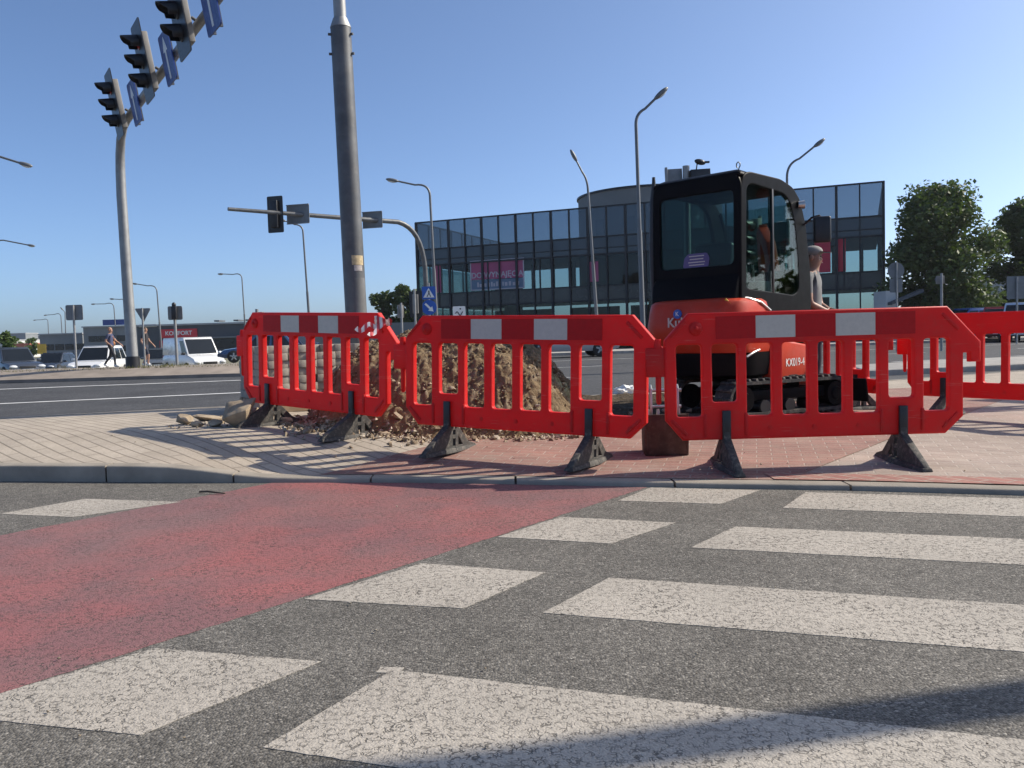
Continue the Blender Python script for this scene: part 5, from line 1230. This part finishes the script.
def tree(label, x, y, h, w, seed, z=0.0, mat='leaf', n=9000, leaf=.16, base=.22, nclump=26, name='leafy_tree', group=None):
    r = random.Random(seed); t = thing(name, label, 'tree', (x, y, z), r.uniform(0, 6) * 0, group)
    tr = MB(); th = h * .55; R0 = max(.05, h * .022)
    tr.tube([(0, 0, 0), (.02 * h * .2, 0, th * .3), (-.01 * h, .01 * h, th * .7), (.01 * h, 0, th * 1.3)], [R0 * 1.3, R0, R0 * .75, R0 * .2], 10)
    clumps = []
    for k in range(nclump):
        a = r.uniform(0, 2 * PI); f = r.random(); zc = h * (base + .09 + (.88 - base) * f)
        prof = math.sin(PI * min(1, .18 + .80 * f)) ** .65
        rad_ = w / 2 * prof * math.sqrt(r.random()) * .82
        c = Vector((math.cos(a) * rad_, math.sin(a) * rad_, zc)); clumps.append((c, w * r.uniform(.13, .24), r.uniform(.7, 1.0)))
        if k % 3 == 0: tr.tube([(0, 0, th * (.35 + .5 * f)), c * .5 + Vector((0, 0, th * (.22 + .28 * f))), c], [R0 * .45, R0 * .3, R0 * .08], 6)
    clumps.append((Vector((0, 0, h * (base + .40))), w * .26, 1.1))
    tr.obj('trunk', M['trunk'], t, smooth=60); link('crown', crown_mesh('crown', clumps, leaf, n, mat, r), t)
    return t
def tree_px(label, px, ytop, pxw, Y, seed, z=0.0, **k):
    top = A(px, ytop, Y); h = top.z - z; w = pxw * Y / FPX; b = A(px, 322, Y)
    return tree(label, b.x, Y, h, w, seed, z, **k)
tree_px('broad dark maple tree standing behind the round sign back', 936, 190, 112, 50, 4, n=26000, leaf=.14, base=.07, nclump=54)
tree_px('tall dark tree at the picture edge above the large sign back', 1028, 203, 92, 53, 9, n=18000, leaf=.14, base=.07, nclump=40)
for k, (px, yt, w, lab) in enumerate(((382, 290, 34, 'green tree close behind the thick mast'), (402, 287, 30, 'green tree between the thick mast and glass building'), (416, 284, 26, 'green tree against the glass building corner'))):
    tree_px(lab, px, yt, w, 92, 20 + k, n=4200, leaf=.24, base=.05, nclump=22)
tree_px('round bright green bush beside the dark blue grey car', 4, 333, 24, 60, 31, -.34, mat='leaf_light', n=2500, leaf=.12, base=.02, name='round_bush')
tree_px('small green tree above the yellow board', 31, 337, 14, 150, 33, -.34, mat='leaf_light', n=900, leaf=.3, base=.05, nclump=9)
tree_px('low shrub beside the pale hall under the trees', 980, 296, 18, 55, 35, 0, n=1500, leaf=.12, base=.02, name='round_bush')
tree_px('shrub growing at the foot of the glass building drum side', 625, 330, 60, 58, 37, 0, n=3000, leaf=.12, base=.0, name='round_bush')
# far wood along the horizon
r = random.Random(5); cl = []
for k in range(420):
    x = r.uniform(-330, 330); y = r.uniform(290, 420); hh = 5 + 4.0 * mnoise.noise(Vector((x * .02, 0, 1))) + r.uniform(-1, 2)
    cl.append((Vector((x, y, max(1.0, hh * .5))), max(2.0, hh * .75), .8))
link('distant_wood', crown_mesh('distant_wood', cl, 1.1, 16000, 'leaf', r), kind='stuff', label='far low wood along the horizon behind the buildings')
r = random.Random(6)
for k in range(9):
    px = 12 + k * 11 + r.uniform(-3, 3); Y = 300 + k * 6; a = A(px, 341 + r.uniform(-7, 1), Y); w = r.uniform(4, 9)
    t = thing('far_house', 'tiny far block on the hazy horizon beyond the parking halls', 'building', (a.x, Y, -.4), 0, 'far blocks on the horizon')
    MB().box((0, 0, (a.z + .1) / 2), (w, 8, a.z + .7)).obj('wall', M['greywall' if k % 2 else 'palewall'], t); MB().box((0, 0, a.z + .55), (w + .3, 8.3, .3)).obj('roof', M['roofgrey'], t)

# ---------------------------------------------------------------- people
def person(label, loc, rz, H, pose, shirt, legs, shoes, short_sleeve=True, shorts=False, cap=None, hairc='hair', vest=None):
    """figure faces -y; one skinned body, its colours by region; hair / cap / bag as children"""
    k = H / 1.75
    J = {'pelvis': ((0, 0, .95), .125), 'waist': ((0, .005, 1.08), .125), 'chest': ((0, .01, 1.28), .145), 'neckb': ((0, .01, 1.45), .075), 'neck': ((0, -.005, 1.52), .052), 'jaw': ((0, -.03, 1.585), .072), 'head': ((0, -.015, 1.655), .088), 'crown': ((0, .0, 1.715), .058), 'nose': ((0, -.108, 1.625), .013)}
    E_ = [('pelvis', 'waist'), ('waist', 'chest'), ('chest', 'neckb'), ('neckb', 'neck'), ('neck', 'jaw'), ('jaw', 'head'), ('head', 'crown'), ('jaw', 'nose')]
    for s, S_ in ((-1, 'l'), (1, 'r')):
        P_ = pose.get(S_, {})
        J['sh' + S_] = ((s * .175, .015, 1.415), .062); J['el' + S_] = (P_.get('el', (s * .23, .03, 1.14)), .043); J['wr' + S_] = (P_.get('wr', (s * .24, -.05, .90)), .029)
        wr = Vector(J['wr' + S_][0]); dr = (wr - Vector(J['el' + S_][0])).normalized(); J['pa' + S_] = (tuple(wr + dr * .075), .030)
        J['hi' + S_] = ((s * .095, 0, .91), .092); J['kn' + S_] = (P_.get('kn', (s * .105, -.02, .50)), .06); J['an' + S_] = (P_.get('an', (s * .11, .03, .085)), .042)
        an = Vector(J['an' + S_][0]); tilt = P_.get('toe', (0, -.17, -.055)); J['to' + S_] = (tuple(an + Vector(tilt)), .034); J['he' + S_] = (tuple(an + Vector((0, .045, -.045))), .038)
        E_ += [('neckb', 'sh' + S_), ('sh' + S_, 'el' + S_), ('el' + S_, 'wr' + S_), ('wr' + S_, 'pa' + S_), ('pelvis', 'hi' + S_), ('hi' + S_, 'kn' + S_), ('kn' + S_, 'an' + S_), ('an' + S_, 'to' + S_), ('an' + S_, 'he' + S_)]
        side = Vector((1, 0, 0)) if abs(dr.x) < .7 else Vector((0, 0, 1)); side = (side - dr * side.dot(dr)).normalized(); curl = dr.cross(side) * (-1 if pose.get('curl', 1) > 0 else 1)
        pal = Vector(J['pa' + S_][0])
        for q in range(4):
            b = pal + side * (-.028 + q * .0187) + dr * .02; L = (.062, .075, .07, .055)[q]
            J[f'f{q}a' + S_] = (tuple(b), .0095); J[f'f{q}b' + S_] = (tuple(b + dr * L * .6 + curl * .008), .0085); J[f'f{q}c' + S_] = (tuple(b + dr * L * .9 + curl * .034), .007)
            E_ += [('pa' + S_, f'f{q}a' + S_), (f'f{q}a' + S_, f'f{q}b' + S_), (f'f{q}b' + S_, f'f{q}c' + S_)]
        b = wr + dr * .03 - side * s * .03; J['ta' + S_] = (tuple(b), .011); J['tb' + S_] = (tuple(b + dr * .045 - side * s * .02 + curl * .015), .0095)
        E_ += [('wr' + S_, 'ta' + S_), ('ta' + S_, 'tb' + S_)]
    nm = list(J); ix = {n_: i for i, n_ in enumerate(nm)}
    me = bpy.data.meshes.new('tmp'); me.from_pydata([Vector(J[n_][0]) * k for n_ in nm], [(ix[a], ix[b]) for a, b in E_], [])
    t = bpy.data.objects.new('tmp', me); COL.objects.link(t)
    sk_ = t.modifiers.new('s', 'SKIN'); sk_.use_smooth_shade = True
    for n_, sv in zip(nm, me.skin_vertices[0].data):
        rr = J[n_][1] * k; sv.radius = (rr * (1.18 if n_ in ('chest', 'pelvis', 'waist') else 1), rr * (.80 if n_ in ('chest', 'pelvis', 'waist') else 1.0)); sv.use_root = n_ == 'pelvis'
    sb = t.modifiers.new('d', 'SUBSURF'); sb.levels = 2; sb.render_levels = 2
    bpy.context.view_layer.update()
    bme = bpy.data.meshes.new_from_object(t.evaluated_get(bpy.context.evaluated_depsgraph_get())); bpy.data.objects.remove(t)
    bme.materials.clear()
    for mm in (M['skin'], shirt, legs, shoes): bme.materials.append(mm)
    seg = [(Vector(J[a][0]) * k, Vector(J[b][0]) * k, b) for a, b in E_]
    for f in bme.polygons:
        f.use_smooth = True; c = f.center; best = None
        for a, b, n_ in seg:
            d = b - a; tt = max(0, min(1, (c - a).dot(d) / max(1e-9, d.length_squared))); q = (c - a - d * tt).length - J[n_][1] * k * (1.0 if n_ in ('pelvis', 'waist', 'chest', 'neckb') else .9)
            if best is None or q < best[0]: best = (q, n_, tt)
        _, n_, tt = best; z = c.z / k
        if n_ in ('tol', 'tor', 'hel', 'her'): mi_ = 3
        elif n_[:2] == 'an': mi_ = 3 if tt > .9 else (0 if shorts else 2)
        elif n_[:2] == 'kn': mi_ = 0 if shorts and tt > .92 else 2
        elif n_[:2] == 'hi' or (n_ in ('waist',) and z < .97): mi_ = 2
        elif n_ in ('waist', 'chest', 'neckb') or n_[:2] == 'sh': mi_ = 1 if z < 1.475 else 0
        elif n_[:2] == 'el': mi_ = 1 if (tt < .62 or not short_sleeve) else 0
        elif n_[:2] == 'wr': mi_ = 0 if short_sleeve else 1
        else: mi_ = 0
        f.material_index = mi_
    bme.name = 'person'
    o = link('person', bme, None, loc, (0, 0, rz), label, 'person')
    hd = Vector((0, -.015, 1.655)) * k
    h = MB(); h.ball(hd + Vector((0, .022, .022)) * k, (.083 * k, .092 * k, .085 * k), 18, 10)
    if cap is None: 
        h.v = [v for v in h.v]; h.obj('hair', M[hairc] if isinstance(hairc, str) else hairc, o, smooth=80)
    else:
        h.obj('hair', M['hair'], o, smooth=80)
        c = MB(); c.ball(hd + Vector((0, .008, .045)) * k, (.096 * k, .108 * k, .072 * k), 18, 10); cp = c.obj('cap', cap, o, smooth=80)
        b = MB(); b.prism([(-.07 * k, 0), (.07 * k, 0), (.06 * k, -.07 * k), (.03 * k, -.10 * k), (-.03 * k, -.10 * k), (-.06 * k, -.07 * k)], 0, .008 * k); b.v = [(x, y + hd.y - .085 * k, z + hd.z + .035 * k + (y) * .12) for x, y, z in b.v]; b.obj('visor', M['black'], cp)
    for s in (-1, 1):
        MB().ball(hd + Vector((s * .030, -.083, -.012)) * k, (.011 * k, .008 * k, .008 * k), 8, 6).obj('eye', M['hair'], o, smooth=80)
        MB().ball(hd + Vector((s * .090, .0, -.02)) * k, (.012 * k, .022 * k, .032 * k), 8, 6).obj('ear', M['skin'], o, smooth=80)
    MB().ball(hd + Vector((0, -.088, -.075)) * k, (.024 * k, .008 * k, .006 * k), 8, 6).obj('mouth', pm('lips', (.30, .12, .10), .5), o, smooth=80)
    if vest is not None:
        v = MB(); ring = lambda z, a, b, yo: [(a * math.cos(2 * PI * i / 20) * k, (yo + b * math.sin(2 * PI * i / 20)) * k, z * k) for i in range(20)]
        v.loft([ring(.92, .185, .135, .0), ring(1.08, .182, .13, .005), ring(1.28, .205, .145, .01), ring(1.40, .20, .125, .012), ring(1.455, .12, .09, .012)], cap=False); v.obj('vest', vest, o, smooth=70)
    return o
navy = pm('navy_shirt', (.05, .06, .12), .8, var=.15); dkt = pm('dark_trousers', (.022, .022, .026), .85); whs = pm('white_shoes', (.6, .6, .58), .7); blk = pm('black_tshirt', (.025, .022, .026), .85); shr = pm('dark_shorts', (.03, .035, .055), .85); greyt = pm('grey_tshirt', (.15, .152, .155), .85, var=.1); wrk = pm('work_trousers', (.06, .065, .08), .9); hiv = pm('hi_vis_yellow', (.52, .62, .04), .7); tan = pm('tan_leather', (.42, .17, .06), .6); capm = pm('grey_cap', (.22, .21, .2), .8)
# two men walking to the right behind the median
p = A(111, 350, 38); w1 = person('bald man in navy shirt walking with a tan bag past the white car', (p.x, 38, .08), PI / 2, 1.80,
    {'l': {'kn': (-.10, -.18, .53), 'an': (-.10, -.20, .10), 'el': (-.22, .12, 1.16), 'wr': (-.20, -.05, 1.02)}, 'r': {'kn': (.10, .10, .50), 'an': (.10, .36, .16), 'toe': (0, -.14, -.10), 'el': (.22, -.12, 1.17), 'wr': (.20, -.33, 1.02)}}, navy, dkt, whs, hairc='skin')
b = MB(); b.ball((.17, .06, 1.08), (.085, .20, .15), 14, 8); bgo = b.obj('shoulder_bag', tan, None, smooth=60, label='tan shoulder bag carried by the man in the navy shirt', cat='bag')
bgo.location = w1.location; bgo.rotation_euler = w1.rotation_euler
sb_ = MB(); sb_.tube([(.19, -.10, 1.18), (.05, -.09, 1.40), (-.13, .02, 1.50), (-.06, .14, 1.38), (.17, .20, 1.15)], .014, 6); sb_.obj('strap', tan, bgo, smooth=60)
p = A(146, 350, 38); person('man in black t-shirt and dark shorts walking right of the signal mast', (p.x, 38, .08), PI / 2, 1.78,
    {'l': {'kn': (-.10, -.14, .52), 'an': (-.10, -.10, .10), 'el': (-.23, .10, 1.15), 'wr': (-.22, -.02, .93)}, 'r': {'kn': (.10, .02, .50), 'an': (.10, .20, .12), 'toe': (0, -.15, -.085), 'el': (.22, -.06, 1.14), 'wr': (.20, -.24, .97)}}, blk, shr, whs, shorts=True)
# the worker beside the cab and the one in a hi-vis vest behind it
p = A(812.5, 300, 9.55); person('worker in grey t-shirt and dark visored cap beside the excavator cab', (p.x, 9.55, hp(p.x, 9.55)), rad(58), 1.77,
    {'l': {'el': (-.24, -.02, 1.13), 'wr': (-.05, -.15, 1.05)}, 'r': {'el': (.24, -.02, 1.13), 'wr': (.06, -.15, 1.07)}}, greyt, wrk, blk, cap=capm)
person('worker in yellow hi-vis vest standing by the rear barriers, mirrored in the cab side window', (6.3, 9.35, hp(6.3, 9.35)), rad(-70), 1.76, {}, blk, wrk, blk, vest=hiv)

p = G(212, 494, 0); tw = MB(); tw.tube([(p.x - .09, p.y + .03, .011), (p.x - .03, p.y + .01, .016), (p.x + .04, p.y - .02, .012), (p.x + .10, p.y - .05, .010)], [.006, .007, .006, .004], 6)
tw.obj('twig', M['trunk'], smooth=60, label='thin dark twig lying on the asphalt below the kerb', cat='twig')
r = random.Random(12)
for k in range(26):
    px, py = r.uniform(20, 1000), r.uniform(500, 760); p = G(px, py, 0); q = r.uniform(.003, .008)
    link('loose_stone', stones[k % 12], None, (p.x, p.y, q * .6 + .004), (0, 0, r.uniform(0, 6)), 'tiny chip of stone lying on the road surface', 'stone', 'stone chips on the road').scale = (q, q, q)
for k in range(34):
    x = r.uniform(-4.5, 4.5); y = nearY(x) + r.uniform(.2, 1.6); q = r.uniform(.004, .011)
    link('loose_stone', stones[k % 12], None, (x, y, hp(x, y) + .004 + q * .5), (0, 0, r.uniform(0, 6)), 'tiny chip of stone lying on the paving', 'stone', 'stone chips on the paving').scale = (q, q, q)

# across the side street on the right, outside the picture but mirrored in the cab glass
tree('leafy tree across the side street mirrored in the cab side window', 22.5, 13.6, 7.5, 5.5, 51, n=5000, leaf=.17, base=.12, nclump=24)
tree('second leafy tree across the side street mirrored in the cab side window', 27, 19.5, 7.0, 5.0, 52, n=4000, leaf=.17, base=.12, nclump=22)
sg2 = signal('black traffic light on a post mirrored in the cab side window', (10.2, 11.1, 3.1), rad(-60), 1.0)
MB().tube([(0, .3, -3.1), (0, .3, .9)], .06, 12).obj('pole', M['steel'], sg2, smooth=50)

# crumbs and chips that nobody could count: loose soil on the heap's slopes, gravel round its foot
def scatter(name, label, n, place, mats, lo, hi, seed):
    r = random.Random(seed); m = MB(); mi = []
    for _ in range(n):
        x, y, z = place(r); q = lo * (hi / lo) ** r.random()
        vs = []
        for d in ((1, 0, 0), (-1, 0, 0), (0, 1, 0), (0, -1, 0), (0, 0, 1), (0, 0, -1)):
            v = Vector(d) * q * r.uniform(.6, 1.25) + Vector((r.gauss(0, .2), r.gauss(0, .2), r.gauss(0, .2))) * q; vs.append((x + v.x, y + v.y, z + v.z * .8))
        m.add(vs, [(0, 2, 4), (2, 1, 4), (1, 3, 4), (3, 0, 4), (2, 0, 5), (1, 2, 5), (3, 1, 5), (0, 3, 5)]); mi += [r.randrange(len(mats))] * 8
    me = bpy.data.meshes.new(name); me.from_pydata(m.v, [], m.f)
    for k in mats: me.materials.append(M[k])
    me.polygons.foreach_set('material_index', mi); me.update()
    return link(name, me, kind='stuff', label=label)
def on_heap(r):
    a = r.uniform(0, 2 * PI); q = r.random() ** .6 * .99; x, y = hx + 1.33 * q * math.cos(a), hy + 1.27 * q * math.sin(a)
    return x, y, hp(x, y) + heap(x, y) + .012
def round_heap(r):
    a = r.uniform(PI * .98, PI * 2.02); d, L = foot_of_heap(a); q = L + abs(r.gauss(0, .16)) - .05; x, y = hx + d.x * q, hy + d.y * q
    return x, y, hp(x, y) + heap(x, y) + .008
def beside(r):
    x, y = r.uniform(-3.1, -1.5), r.uniform(7.4, 8.6); return x, y, hp(x, y) + .006
scatter('soil_crumbs', 'loose crumbs and small clods over the slopes of the soil heap', 2600, on_heap, ['soil', 'soil', 'soil', 'stone_dark', 'stone'], .006, .024, 61)
scatter('gravel', 'gravel and crumbs spilled on the paving round the soil heap', 1500, round_heap, ['stone', 'stone_dark', 'stone_pale', 'soil'], .005, .028, 62)
scatter('rubble_gravel', 'small rubble chips between the broken rocks beside the first barrier', 260, beside, ['stone', 'stone_pale', 'soil'], .005, .022, 63)

# summer haze: one even volume round the scene
t_ = bpy.data.materials.new('haze'); t_.use_nodes = True; n_ = t_.node_tree; n_.nodes.clear()
v_ = n_.nodes.new('ShaderNodeVolumePrincipled'); v_.inputs['Color'].default_value = (.86, .90, 1.0, 1); v_.inputs['Density'].default_value = .0002; v_.inputs['Anisotropy'].default_value = .35
o_ = n_.nodes.new('ShaderNodeOutputMaterial'); n_.links.new(v_.outputs[0], o_.inputs['Volume'])
MB().box((0, 180, 8.5), (1000, 520, 20.5)).obj('haze', t_, kind='stuff', label='thin summer haze over the road and the far buildings')
